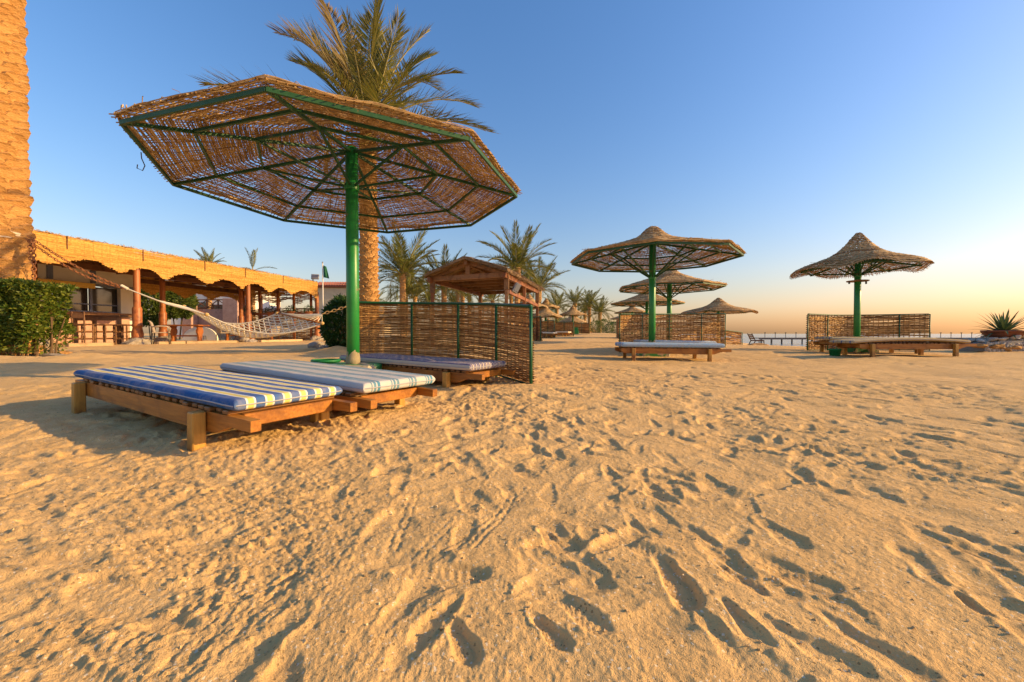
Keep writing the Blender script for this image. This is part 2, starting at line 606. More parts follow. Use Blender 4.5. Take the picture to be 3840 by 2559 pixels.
M['glass'] = mg
ms, nts, bs = nodes('sea_water')
vs_ = coord(nts, 'Object', (1, .45, 1))
bs.inputs['Base Color'].default_value = (.10, .19, .24, 1)
bs.inputs['Roughness'].default_value = .12
bs.inputs['IOR'].default_value = 1.33
bump(nts, bs, math_n(nts, 'ADD', noise(nts, vs_, .9, 5, .6), noise(nts, vs_, .16, 3)), .5, .5)
M['sea'] = ms
BLUE, YEL, WHT = (.05, .12, .31), (.66, .55, .15), (.70, .68, .62)
M['mat_blue'] = stripemat('blue_yellow_stripe', .088, [(0, BLUE), (.50, WHT), (.60, YEL), (.90, WHT)], .30, (.008, .085, .27), .285)
TEAL, OFF = (.07, .22, .32), (.48, .48, .46)
M['mat_teal'] = stripemat('white_teal_stripe', .15, [(0, OFF), (.28, TEAL), (.42, OFF), (.48, TEAL), (.60, OFF), (.66, TEAL), (.72, OFF)], .1)
M['mat_navy'] = stripemat('navy_white_stripe', .052, [(0, (.06, .06, .17)), (.35, (.40, .38, .40)), (.47, (.06, .06, .18)), (.75, (.5, .46, .38))], .1)
M['mat_pale'] = stripemat('pale_blue_stripe', .30, [(0, (.26, .42, .58)), (.40, (.10, .27, .50)), (.62, (.40, .50, .60))], .1)
M['mat_lblue'] = stripemat('light_blue_plain', .40, [(0, (.38, .52, .60)), (.7, (.48, .58, .64))], .1)
M['mat_yb'] = stripemat('straw_blue_stripe', .20, [(0, (.46, .36, .17)), (.36, (.03, .07, .22)), (.52, (.5, .4, .2)), (.85, (.36, .24, .1))], .38)
# ------------------------------------------------------------------ the sand: one sheet from the camera to the horizon
def fine_relief(x, y, TH, RR):
    """relief of a trodden beach: lumps, ripples and footprints (metres)"""
    d = np.hypot(x, y)
    fade = 1 / (1 + (d / 22) ** 2)
    wx = x + .25 * vnoise(x * 1.3, y * 1.3, 5)
    wy = y + .25 * vnoise(x * 1.3, y * 1.3, 6)
    h = .013 * vnoise(wx * .8, wy * .8, 1) + .010 * vnoise(wx * 2.3, wy * 2.3, 2)
    h += .0050 * vnoise(wx * 5.5, wy * 5.5, 3) + .0026 * vnoise(wx * 12, wy * 12, 4)
    # kicked-up, crumbly patches between smoother blown sand
    rough = np.clip(.36 + .9 * vnoise(x * 1.1 + 3, y * 1.1, 9), .22, 1.0)
    h += rough * (.0040 * vnoise(wx * 27, wy * 27, 7) + .0028 * vnoise(wx * 60, wy * 60, 8))
    h += rough * .0075 * np.clip(vnoise(wx * 44, wy * 44, 21) - .15, 0, 1) + rough * .0058 * np.clip(vnoise(wx * 85, wy * 85, 22) - .1, 0, 1)
    h += np.where(d < 4, (.25 + rough) * .0028 * np.clip(vnoise(wx * 165, wy * 165, 12), -.2, 1), 0)
    h *= fade
    return h

NR, NA = 980, 700
r_in = np.geomspace(.42, 70, NR)
r_out = np.geomspace(74, 9000, 46)
rr = np.r_[.0, .2, r_in, r_out]
a_in = np.linspace(-radians(57), radians(57), NA)
a_out = np.linspace(radians(57), 2 * pi - radians(57), 90)[1:-1]
aa = np.r_[a_in, a_out]
RR, TH = np.meshgrid(rr, aa, indexing='ij')
GX = RR * np.sin(TH)
GY = RR * np.cos(TH)
base = zg_arr(GX, GY).reshape(GX.shape)
relief = fine_relief(GX, GY, TH, RR)
# footprints pressed one after another
frng = np.random.default_rng(5)

def smooth(e0, e1, x):
    t = np.clip((x - e0) / (e1 - e0), 0, 1)
    return t * t * (3 - 2 * t)

def stamp(fx, fy, ang, L, Wd, dep, tread, soft, lip=.34):
    dd = hypot(fx, fy)
    th = atan2(fx, fy)
    rad = L * .95
    i0, i1 = np.searchsorted(rr, dd - rad), np.searchsorted(rr, dd + rad)
    da = rad / max(dd, .3)
    j0, j1 = np.searchsorted(a_in, th - da), np.searchsorted(a_in, th + da)
    if i1 - i0 < 2 or j1 - j0 < 2:
        return
    X = GX[i0:i1, j0:j1] - fx
    Y = GY[i0:i1, j0:j1] - fy
    u = (X * cos(ang) + Y * sin(ang)) / (L / 2)
    v = (-X * sin(ang) + Y * cos(ang)) / (Wd / 2)
    wid = .80 + .22 * u - .16 * np.exp(-((u + .25) / .3) ** 2)
    wob = (.10 if tread else .17) * vnoise(X * 22, Y * 22, fx * 3.1) + (.05 if tread else .12) * vnoise(X * 55, Y * 55, fy)
    e = (np.abs(u) ** 2.6 + np.abs(v / np.maximum(wid, .3)) ** 2.4) ** (1 / 2.5) + wob
    inside = 1 - smooth(1 - soft, 1 + soft * .45, e)
    cur = relief[i0:i1, j0:j1]
    ref = float(cur.mean())
    floor = ref - dep * (1 + .35 * u) + (.25 if tread else .6) * (cur - ref)
    if tread:
        floor = floor + .0008 * np.sin(u * 34 + v * v * 5) * (v > -.1) + .0012 * np.sin(u * 36) * np.sin(v * 13) * (v <= -.1)
    ring = np.exp(-((e - 1.22) / .17) ** 2)
    push = .5 + .5 * np.clip(-u + .6 * v, -1, 1)
    relief[i0:i1, j0:j1] = cur * (1 - inside) + floor * inside + ring * dep * lip * push

def scatter_prints(n, dmin, dmax, L, dep, soft, ptread):
    for _ in range(n):
        d = math.sqrt(frng.uniform(dmin ** 2, dmax ** 2))
        th = frng.uniform(-.98, .98)
        fx, fy = d * sin(th), d * cos(th)
        # less trodden patch on the left below the beds
        if fx < -.35 * fy and d < 2.6 and frng.random() < .55:
            continue
        ang = frng.normal(2.0, .9) if frng.random() < .65 else frng.uniform(0, 6.28)
        if frng.random() < .5:
            ang += pi
        s = frng.uniform(.75, 1.15)
        stamp(fx, fy, ang, L * s, L * s * frng.uniform(.36, .52), dep * frng.uniform(.25, .8), frng.random() < ptread, soft * frng.uniform(.8, 1.6))

scatter_prints(1000, 5, 15, .25, .016, .5, 0)
scatter_prints(1350, 2.2, 6, .22, .0145, .42, .06)
scatter_prints(400, .7, 2.6, .18, .0125, .45, .14)
# clear shoe prints the photograph shows one by one: heel pixel, toe pixel
for kpr, (x0, y0, x1, y1, dp, wd) in enumerate(((1480, 2150, 1810, 2175, .017, .42), (2470, 2100, 2600, 2300, .016, .46), (2030, 2000, 2110, 2080, .015, .55), (1960, 2060, 2180, 2045, .014, .40),
                             (960, 2215, 1130, 2140, .016, .40), (290, 2180, 620, 2290, .010, .45), (2060, 2210, 2280, 2400, .015, .38), (2000, 2330, 2130, 2450, .018, .50),
                             (2440, 1890, 2510, 1980, .014, .46), (2230, 1640, 2300, 1690, .016, .50), (1690, 2350, 1780, 2500, .020, .50), (1500, 2380, 1560, 2490, .018, .6),
                             (2700, 2130, 2900, 2260, .016, .34), (2880, 1910, 3000, 2060, .016, .42), (3560, 2210, 3700, 2300, .018, .46), (2960, 2440, 3050, 2540, .02, .5),
                             (1850, 1720, 1950, 1760, .014, .5), (950, 1770, 1100, 1740, .012, .4), (1190, 1820, 1260, 1800, .012, .5), (1160, 1640, 1260, 1600, .014, .5))):
    if kpr > 8 and kpr % 2:
        continue
    pa, pb = [Vector((0, 0, CAMZ)) + (at(x, y, 1) - Vector((0, 0, CAMZ))) * (CAMZ / (CAMZ - at(x, y, 1).z)) for x, y in ((x0, y0), (x1, y1))]
    dv = pb - pa
    stamp((pa.x + pb.x) / 2, (pa.y + pb.y) / 2, atan2(dv.y, dv.x), dv.length * 1.05, dv.length * wd, dp * (.62 if kpr < 6 else .5), kpr < 12, .22 if kpr < 6 else .38, .25)
# insect and cart tracks: thin double furrows
for (x0, y0, x1, y1, x2, y2) in ((1560, 1850, 1500, 1980, 1470, 2070), (1900, 1700, 1750, 1930, 1560, 2100), (1980, 1830, 1800, 2010, 1620, 2110), (1920, 1850, 1880, 1960, 1760, 2070)):
    q = []
    for x, y in ((x0, y0), (x1, y1), (x2, y2)):
        c = at(x, y, 1) - Vector((0, 0, CAMZ))
        q.append(c * (CAMZ / -c.z))
    for t in np.linspace(0, 1, 70):
        p = q[0] * (1 - t) ** 2 + q[1] * 2 * t * (1 - t) + q[2] * t * t
        for sgn in (-1, 1):
            stamp(p.x + sgn * .012 + frng.normal(0, .002), p.y, frng.uniform(0, 3), .013, .012, .0016, False, .5, 0.0)
for (px, Y, hgt, sx, sy) in ((330, 7.35, .10, .55, .22), (60, 6.9, .07, 1.2, .2), (520, 7.9, .06, .6, .2), (1255, 9.2, .13, .45, .35), (1150, 9.9, .06, .5, .3), (3330, 6.9, .05, .5, .2), (2000, 3.75, .03, .35, .2)):
    mx = (px - PX0) / F * Y
    relief += hgt * np.exp(-((GX - mx) / sx) ** 2 - ((GY - Y) / sy) ** 2) * (1 + .3 * vnoise(GX * 4, GY * 4, 31))
sandz = base + relief
sandz[0:2] = sandz[2].mean()

def sand_z(x, y):
    d, th = hypot(x, y), atan2(x, y)
    i = int(np.clip(np.searchsorted(rr, d), 1, len(rr) - 1))
    j = int(np.clip(np.searchsorted(a_in, th), 0, NA - 1))
    return float(sandz[i, j])

nr, na = GX.shape
V = np.stack([GX, GY, sandz], -1).reshape(-1, 3).astype(np.float32)
ii, jj = np.meshgrid(np.arange(nr - 1), np.arange(na), indexing='ij')
j2 = (jj + 1) % na
Q = np.stack([ii * na + jj, (ii + 1) * na + jj, (ii + 1) * na + j2, ii * na + j2], -1).reshape(-1, 4)[:, ::-1]
me = bpy.data.meshes.new('sand')
me.vertices.add(len(V))
me.vertices.foreach_set('co', V.ravel())
me.loops.add(Q.size)
me.loops.foreach_set('vertex_index', Q.astype(np.int32).ravel())
me.polygons.add(len(Q))
me.polygons.foreach_set('loop_start', (np.arange(len(Q)) * 4).astype(np.int32))
me.polygons.foreach_set('use_smooth', np.ones(len(Q), dtype=bool))
me.update(calc_edges=True)
me.materials.append(M['sand'])
o = obj('beach_sand', me, kind='structure')
me = bpy.data.meshes.new('sea')
me.from_pydata([(-9000, -9000, -1.5), (9000, -9000, -1.5), (9000, 12000, -1.5), (-9000, 12000, -1.5)], [], [(0, 1, 2, 3)])
me.materials.append(M['sea'])
obj('sea', me, kind='structure')
# small shells and pebbles lying on the sand
mb = MB()
prng = np.random.default_rng(3)
for _ in range(800):
    d = math.exp(prng.uniform(math.log(.7), math.log(7)))
    th = prng.uniform(-.95, .95)
    x, y = d * sin(th), d * cos(th)
    s = prng.uniform(.001, .0035) if prng.random() < .985 else prng.uniform(.004, .007)
    R = Euler((prng.uniform(0, 3), prng.uniform(0, 3), prng.uniform(0, 3))).to_matrix()
    mb.box((x, y, sand_z(x, y) + s * .3), (s * 2, s * 1.5, s), R, taper=.6)
mb.build('shell_fragments', basic('shell', (.40, .25, .10), (.66, .50, .28), 30, .8, .1, island=.4), kind='stuff')
bpy.data.objects['shell_fragments']['label'] = 'tiny shell fragments and pebbles strewn over the sand'

# ------------------------------------------------------------------ woven parasols
def prof_oct(t):      # t = r/R -> height above rim for the octagonal parasols
    return np.interp(t, [0, .04, .09, .15, .21, .28, .36, .5, .75, 1.0, 1.03], [.78, .765, .69, .575, .49, .43, .375, .285, .15, .02, .0])

def prof_round(t):
    return np.interp(t, [0, .04, .10, .2, .32, .45, .6, .8, .93, 1.0, 1.04], [.83, .81, .72, .55, .40, .295, .22, .13, .06, -.01, -.06])

def canopy(R, prof, sides, pitch, w, rng, droop=0.0, gaps=.06, rim=True, fuzz=60, hs=1.0):
    mb = MB()

    def P(a, r, k=0):
        t = r / R
        if sides:
            m = np.mod(a, 2 * pi / sides) - pi / sides
            rho = cos(pi / sides) / np.cos(m)
            fr = 1 + (rho - 1) * np.clip((t - .12) / .35, 0, 1)
        else:
            fr = 1 + .03 * np.sin(a * 3 + 1) * t + .02 * np.sin(a * 7) * t
        z = prof(t) * hs + .012 * n1(a * 5 + r * 3, 2)
        if droop:
            z = z + droop * t ** 4 * (np.sin(a * 5 + .6) + .6 * np.sin(a * 8 + 2))
        return np.stack([r * fr * np.cos(a), r * fr * np.sin(a), z], -1)

    def Nrm(a, r):
        e = .01
        slope = (prof((r + e) / R) - prof((r - e) / R)) * hs / (2 * e)
        n = np.stack([-slope * np.cos(a), -slope * np.sin(a), np.ones_like(a)], -1)
        return n / np.linalg.norm(n, axis=1, keepdims=True)
    k = 0
    r = .03
    amp = w * .22
    while r < R * 1.005:
        circ = 2 * pi * r
        a0 = rng.uniform(0, 6.28)
        nseg = max(1, int(circ / rng.uniform(2.0, 4.5)))
        edges = np.sort(a0 + (np.arange(nseg) + rng.uniform(-.2, .2, nseg)) * 2 * pi / nseg)
        nW = 8 * max(1, round(circ / 8 / .05))
        for q in range(nseg):
            s0, s1 = edges[q], (edges[q + 1] if q + 1 < nseg else edges[0] + 2 * pi)
            if rng.random() < gaps and r > .3 * R:
                continue
            s1 += .06 / max(r, .06)
            n = max(6, int((s1 - s0) * r / .055))
            a = np.linspace(s0, s1, n)
            rj = r + w * .24 * n1(a * max(r, .2) * 9, k * 1.3 + q) + rng.uniform(-.1, .1) * w
            pp = P(a, np.maximum(rj, .015))
            nn = Nrm(a, np.maximum(rj, .02))
            pp = pp + nn * (amp * np.cos(nW * a / 2 + k * pi) + w * .15 * n1(a * 31, q + k))[:, None]
            mb.strand(pp, nn, w * rng.uniform(.85, 1.1), w * .45)
        ds = pitch * rng.uniform(.96, 1.04)
        sl = abs(float(prof((r + .01) / R) - prof((r - .01) / R))) * hs / .02
        r += ds / math.sqrt(1 + sl * sl)
        k += 1
    for cnt, r0 in ((24, .05), (24, .24 * R), (48, .42 * R), (96, .68 * R)):
        for i in range(cnt):
            a = (i + .5 * (r0 > .1)) * 2 * pi / cnt + rng.uniform(-.01, .01)
            rs = np.linspace(r0, R * 1.02, max(6, int((R - r0) / .06)))
            av = np.full_like(rs, a) + .01 * n1(rs * 9, i)
            pp = P(av, rs)
            nn = Nrm(av, rs)
            mb.strand(pp - nn * (0 if pitch < .015 else w * .25), nn, w * (1.0 if pitch < .015 else .62), w * (.8 if pitch < .015 else .4))
    # loose ends that stick out of the weave
    for _ in range(fuzz):
        a = rng.uniform(0, 2 * pi)
        r = R * math.sqrt(rng.uniform(.2, 1.0))
        p0 = P(np.array([a]), np.array([r]))[0]
        d = np.array([rng.normal(), rng.normal(), rng.choice([-1, -1, .6]) * rng.uniform(.2, .8)])
        d /= np.linalg.norm(d)
        L = rng.uniform(.04, .13)
        pts = np.array([p0, p0 + d * L * .5 + [0, 0, .01], p0 + d * L])
        mb.strand(pts, np.tile([[0, 0, 1.0]], (3, 1)) + rng.normal(0, .05, (3, 3)), w * .35, w * .3)
    rb = MB()
    if rim:
        for i in range(11):
            a = np.linspace(0, 2 * pi, 220, endpoint=False) + rng.uniform(0, 6)
            rj = R * 1.0 + .014 * n1(a * 4 * R, i + 30) + rng.uniform(-.014, .012)
            pp = P(a, rj)
            pp[:, 2] += .004 + .016 * n1(a * 5 * R, i + 60) + rng.uniform(-.012, .012)
            rb.strand(pp, np.tile([[0, 0, 1.0]], (len(a), 1)), w * rng.uniform(.6, 1.0), w * .7, closed=True)
        for i in range(46):
            a = rng.uniform(0, 2 * pi)
            p0 = P(np.array([a]), np.array([R]))[0]
            d = np.array([-sin(a), cos(a), 0]) * rng.choice([-1, 1]) + rng.normal(0, .35, 3)
            L = rng.uniform(.03, .09)
            pts = np.array([p0 + [0, 0, .02], p0 + d * L * .5 + [0, 0, .035], p0 + d * L])
            rb.strand(pts, np.tile([[0, 0, 1.0]], (3, 1)), w * .5, w * .5)
    return mb, rb

def parasol(label, x, y, ground, rimz, R, rot, hi=True, kind='oct', rng=None, base=True, pole_r=.055, leanx=0.0, group='thatched parasols on the beach', hook=False, hs=1.0, tray=False, pitch=.031, sdrop=.0):
    rng = rng or np.random.default_rng(int(abs(x * 100 + y * 7)))
    t = thing('parasol', label, 'parasol', (x, y, ground), 0, group)
    H = rimz - ground
    sides = 8 if kind == 'oct' else 0
    prof = prof_oct if kind == 'oct' else prof_round
    scale = R / 1.77
    top = H + (.44 if kind == 'oct' else .38) * scale * hs
    pm = MB().tube([(0, 0, -.05), (0, 0, H * .5), (0, 0, top)], pole_r, 16)
    pole = pm.build('pole', M['green'], t, True)
    MB().lathe([(pole_r * 1.12, H - sdrop), (pole_r * 1.15, H + .01 - sdrop), (pole_r * 1.15, H + .06 - sdrop), (pole_r * 1.05, H + .07 - sdrop)], n=16).build('collar', M['green'], t)
    ns = 8
    ribw = .023 if hi else .03
    rr_ = R * (.985 if sides else .88)
    zr = lambda f: H + (1 - f) * .41 * scale * hs if sides else H + (prof_round(f) - .05) * hs
    ribs = [rot + i * 2 * pi / ns for i in range(ns)]
    for i, a in enumerate(ribs):
        c, s = cos(a), sin(a)
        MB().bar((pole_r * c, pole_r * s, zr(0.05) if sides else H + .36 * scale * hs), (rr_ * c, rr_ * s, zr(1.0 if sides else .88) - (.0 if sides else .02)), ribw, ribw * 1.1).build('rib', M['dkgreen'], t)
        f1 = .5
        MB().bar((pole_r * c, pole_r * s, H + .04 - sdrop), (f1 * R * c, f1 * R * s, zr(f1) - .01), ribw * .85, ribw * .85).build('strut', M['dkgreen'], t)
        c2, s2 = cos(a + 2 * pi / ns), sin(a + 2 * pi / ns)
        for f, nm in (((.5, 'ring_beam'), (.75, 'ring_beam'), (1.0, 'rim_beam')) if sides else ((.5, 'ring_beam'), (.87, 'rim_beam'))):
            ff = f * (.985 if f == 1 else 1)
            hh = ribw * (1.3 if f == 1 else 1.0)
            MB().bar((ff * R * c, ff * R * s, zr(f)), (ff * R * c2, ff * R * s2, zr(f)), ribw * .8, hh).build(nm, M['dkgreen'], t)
    mb, rb = canopy(R * 1.0, prof, sides, pitch, pitch * .98, rng, droop=0 if sides else .035, gaps=.012, rim=bool(sides), fuzz=420 if hi else 60, hs=scale * hs if sides else hs)
    co = mb.build('canopy', M['cane'], t, kind='stuff')
    co.location = (0, 0, H + .026 * scale)
    co.rotation_euler = (0, 0, rot)
    if sides:
        ro = rb.build('rim_binding', M['rimcane'], t, kind='stuff')
        ro.location = (0, 0, H + .03 * scale)
        ro.rotation_euler = (0, 0, rot)
    if hook:
        MB().tube([(0, 0, 0), (.004, 0, -.05), (.03, 0, -.11), (.01, 0, -.15), (-.035, 0, -.13), (-.03, 0, -.10)], .004, 5).build('hook', M['metal'], t, loc=(R * .93 * cos(rot + 5 * pi / 4 - .3), R * .93 * sin(rot + 5 * pi / 4 - .3), H - .01))
    if tray:
        MB().lathe([(pole_r, H - .26), (.20, H - .255), (.205, H - .235), (pole_r, H - .23)], n=20).build('ring_tray', M['hutwood'], t)
        for s in (-1, 1):
            MB().box((s * .19, 0, H - .28), (.02, .03, .06)).build('tray_hook', M['metal'], t)
    if base:
        MB().box((0, 0, .06), (.56, .56, .24), taper=.96, bevel=.02).build('base_block', M['concrete'], t)
        MB().lathe([(pole_r * 1.2, .17), (pole_r * 1.14, .22), (pole_r * 1.05, .30), (pole_r * .9, .33)], n=14, wob=.15).build('cement_collar', M['pale_cement'], t, True)
    return t

M['pale_cement'] = basic('cement', (.26, .22, .13), (.38, .30, .18), 14, .9, .6)

def zrow(px, Y):
    x = (px - PX0) / F * Y
    return x, Y, zg(x, Y)

# the big parasol over the near sunbeds (plan fitted to its eight corners)
parasol('large octagonal woven cane parasol on green pole beside the striped sunbeds', -1.683, 4.215, .05, 2.055, 1.77, .097, hook=True, pole_r=.064, pitch=.0118)
x, Y, g = zrow(2445, 8.3)
p2 = parasol('octagonal cane parasol whose green pole stands behind the pale blue mattress', x, Y, g, 2.08, 1.70, .478, kind='oct', hi=False, hs=.9, pole_r=.068, pitch=.019, sdrop=.40)
x, Y, g = zrow(2509, 13.5)
parasol('peaked cane parasol directly behind and right of the octagonal one, half hidden by its canopy', x, Y, g, 2.06, 1.72, .2, hi=False, base=False, pole_r=.08, pitch=.026, sdrop=.34)
x, Y, g = zrow(2425, 21)
c_big = parasol('third cane parasol in the receding seaward row, with ragged drooping right edge', x, Y, g, 2.10, 1.85, .5, hi=False, kind='oct', base=False, pole_r=.08, sdrop=.3)
x, Y, g = zrow(2370, 29)
parasol('fourth cane parasol of the seaward row, small, left below the third', x, Y, g, 2.05, 1.28, .3, hi=False, kind='oct', base=False, pole_r=.08)
x, Y, g = zrow(2347, 36)
dup(c_big, (x, Y, g - .15), 1.0, 'fifth cane parasol of the seaward row, its left brim just above the woven screen', .78)
x, Y, g = zrow(2345, 50)
dup(c_big, (x, Y, g - .45), 2.0, 'tiny far parasol below the fifth of the seaward row, only its left brim showing', .85)
x, Y, g = zrow(2356, 62)
dup(c_big, (x, Y, g - .85), 2.6, 'farthest tiny parasol of the seaward row, lowest brim left of the woven screen', .9)
x, Y, g = zrow(3213, 9.0)
parasol('lone round witch-hat cane parasol on green pole near the sea', x, Y, g, 1.98, 1.2, .3, hi=False, kind='round', pole_r=.062, tray=True, pitch=.019, sdrop=.16)
x, Y, g = zrow(2693, 22.5)
rnd = parasol('round peaked parasol with drooping brim rising behind the right end of the screen', x, Y, g, 1.72, 1.9, .1, hi=False, kind='round', base=False, pole_r=.07)
x, Y, g = zrow(2700, 40)
dup(rnd, (x, Y, g - .55), 1.2, 'far parasol brim just right of the screen, below the round peaked one', .95)
# smaller steep parasols of the landward row
small = None
for (px, Y, tipy, s, lab) in ((1984, 21.5, 1104, 1.0, 'steep bell shaped parasol standing just behind the gabled hut post'),
                              (2048, 30, 1120, 1.0, 'parasol tip mostly hidden behind the bell shaped parasol near the hut'),
                              (2045, 28.5, 1144, 1.22, 'flat brimmed parasol second from the gabled hut'),
                              (2148, 30, 1146, 1.06, 'bell shaped parasol in front of the far palms'),
                              (2148, 38, 1172, 1.35, 'wide parasol brim directly below the bell shaped one by the far palms'),
                              (2056, 33, 1193, .85, 'small parasol tip peeping over the brown screens near the hut'),
                              (2222, 55, 1228, 1.1, 'low dark parasol beneath the far palm trunks')):
    x, Y, g = zrow(px, Y)
    tipz = CAMZ + (HOR - tipy) / F * Y
    if small is None:
        small = parasol(lab, x, Y, g, tipz - .72, 1.0, .2, hi=False, kind='round', base=False, pole_r=.05, hs=.86)
        tip0 = tipz - g
    else:
        dup(small, (x, Y, tipz - tip0 * s), random.uniform(0, 6), lab, s)
# ------------------------------------------------------------------ woven windbreaks
def curve_pts(ctrl, n):
    c = np.array(ctrl, float)
    d = np.r_[0, np.cumsum(np.hypot(*np.diff(c, axis=0).T))]
    # smooth by Catmull-Rom
    out = []
    P = np.vstack([2 * c[0] - c[1], c, 2 * c[-1] - c[-2]])
    for s in np.linspace(0, len(c) - 1 - 1e-6, n):
        i = int(s)
        t = s - i
        p0, p1, p2_, p3 = P[i], P[i + 1], P[i + 2], P[i + 3]
        out.append(.5 * ((2 * p1) + (-p0 + p2_) * t + (2 * p0 - 5 * p1 + 4 * p2_ - p3) * t * t + (-p0 + 3 * p1 - 3 * p2_ + p3) * t ** 3))
    return np.array(out)

def weave_wall(path, zb, zt, pitch, w, rng, gaps=.05, warp=.10, mb=None, top_fn=None, bot_fn=None, amp=.5, jit=.28, seg=.05):
    """path (N,2) plan curve; zb/zt arrays of bottom/top heights along it"""
    mb = mb or MB()
    d = np.r_[0, np.cumsum(np.hypot(*np.diff(path, axis=0).T))]
    L = d[-1]
    T = np.gradient(path, axis=0)
    T /= np.linalg.norm(T, axis=1, keepdims=True)
    NN = np.c_[T[:, 1], -T[:, 0]]

    def P(s, f):
        x = np.interp(s, d, path[:, 0])
        y = np.interp(s, d, path[:, 1])
        b = np.interp(s, d, zb)
        t = np.interp(s, d, zt)
        nx = np.interp(s, d, NN[:, 0])
        ny = np.interp(s, d, NN[:, 1])
        return np.stack([x, y, b + (t - b) * f], -1), np.stack([nx, ny, np.zeros_like(nx)], -1)
    Hh = float(np.mean(zt - zb))
    rows = int(Hh / pitch)
    for k in range(rows):
        f = (k + .5) / rows
        s = rng.uniform(-.8, 0)
        while s < L:
            ln = rng.uniform(.5, 1.6)
            s0, s1 = max(0, s), min(L, s + ln)
            s += ln * rng.uniform(.9, 1.0)
            if s1 - s0 < .06:
                continue
            if rng.random() < gaps:
                continue
            n = max(4, int((s1 - s0) / seg))
            ss = np.linspace(s0, s1, n)
            fj = f + pitch / Hh * jit * n1(ss * 5.0, k * .77 + s0) + rng.uniform(-.12, .12) * pitch / Hh
            if bot_fn is not None:
                ok = fj > bot_fn(ss)
                if not ok.all():
                    # cut into runs that lie above the scalloped edge
                    idx = np.flatnonzero(ok)
                    if len(idx) < 2:
                        continue
                    runs = np.split(idx, np.flatnonzero(np.diff(idx) > 1) + 1)
                    for rn in runs:
                        if len(rn) < 2:
                            continue
                        pp, nn = P(ss[rn], fj[rn])
                        mb.strand(pp, nn, w * rng.uniform(.8, 1.1), w * .4)
                    continue
            pp, nn = P(ss, np.clip(fj, 0, 1))
            pp = pp + nn * (amp * w * np.cos(pi * ss / warp + k * pi))[:, None]
            mb.strand(pp, nn, w * rng.uniform(.75, 1.12), w * .5)
    for s in np.arange(warp / 2, L, warp):
        for dx in (-.006, .006):
            f = np.linspace(0, 1, 8)
            if bot_fn is not None:
                f = np.linspace(float(bot_fn(np.array([s]))[0]), 1, 6)
            sv_ = np.full_like(f, np.clip(s + dx, 0, L)) + .006 * n1(f * 6, s)
            pp, nn = P(np.clip(sv_, 0, L), f)
            mb.strand(pp, nn, w * .36, w * .45)
    return mb

def windbreak(label, ctrl, h, posts, pitch=.0128, w=.0140, rng=None, gaps=.02, rail=True, pr=.014, group='woven reed windbreaks beside the sunbeds', endpost=True, hs=None, seg=.05):
    rng = rng or np.random.default_rng(int(abs(ctrl[0][0] * 31 + ctrl[0][1] * 17)))
    path = curve_pts(ctrl, 60)
    z0 = zg_arr(path[:, 0], path[:, 1])
    o = Vector((path[0][0], path[0][1], z0[0]))
    t = thing('windbreak', label, 'windbreak', o, 0, group)
    hh = np.interp(np.linspace(0, 1, 60), np.linspace(0, 1, len(hs)), hs) if hs else np.full(60, h)
    zb, zt = z0 - o.z, z0 + hh - o.z
    pl = path - np.array([o.x, o.y])
    mb = weave_wall(pl, zb + .02, zt - .012, pitch, w, rng, gaps, seg=seg)
    mb.build('reed_panel', M['reed'], t, kind='stuff')
    d = np.r_[0, np.cumsum(np.hypot(*np.diff(pl, axis=0).T))]
    T = np.gradient(pl, axis=0)
    T /= np.linalg.norm(T, axis=1, keepdims=True)
    off = np.c_[T[:, 1], -T[:, 0]] * (pr + w * .75)
    side = 1 if (pl[30] + off[30] + np.array([o.x, o.y])) @ np.array([0, 1]) < pl[30][1] + o.y else -1
    pf = pl + off * side
    for s in posts:
        i = int(round(s * 59))
        MB().tube([(pf[i][0], pf[i][1], zb[i] - .12), (pf[i][0], pf[i][1], zt[i])], pr, 8).build('post', M['dkgreen'] if not rail else M['railgreen'], t, True)
    if rail:
        MB().tube([(p[0], p[1], z) for p, z in zip(pf, zt)], pr * 1.05, 8).build('top_rail', M['railgreen'], t, True)
        MB().tube([(p[0], p[1], z + .015) for p, z in zip(pf, zb)], pr * .7, 6).build('bottom_rail', M['dkgreen'], t, True)
    return t

M['railgreen'] = basic('rail_green', (.01, .075, .03), (.016, .11, .045), 6, .45, .2, dirt=((.12, .09, .03), 10, .66))

windbreak('curved reed windbreak with green rails wrapped round the navy mattress', [(.21, 3.92), (-.02, 4.45), (-.26, 4.9), (-.78, 5.42), (-1.5, 5.72), (-2.25, 5.6)], .85, (0, .335, .57, .78, 1.0), hs=(.79, .83, .86, .88, .88, .88), pr=.016)
windbreak('long reed windbreak behind the parasol with the pale blue mattress', [(at(2320, 1300, 9.0).x, 9.0), (at(2420, 1300, 9.5).x, 9.5), (at(2560, 1300, 10.1).x, 10.1), (at(2716, 1300, 10.4).x, 10.4)], .87, (0, .28, .55, .82, 1), pitch=.022, w=.0225, pr=.012, seg=.08)
windbreak('loosely woven reed windbreak behind the lone round parasol, sea showing through', [(at(3024, 1300, 9.35).x, 9.35), (at(3200, 1300, 9.75).x, 9.75), (at(3482, 1300, 9.4).x, 9.4)], .86, (0, .22, .55, .82, 1), pitch=.022, w=.0235, gaps=.06, pr=.012, seg=.08)
windbreak('small tattered reed windbreak beside the dark park bench', [(at(2716, 1300, 23).x, 23), (at(2780, 1300, 23.5).x, 23.5)], .82, (0, 1), pitch=.045, w=.042, gaps=.08, pr=.02, seg=.15)
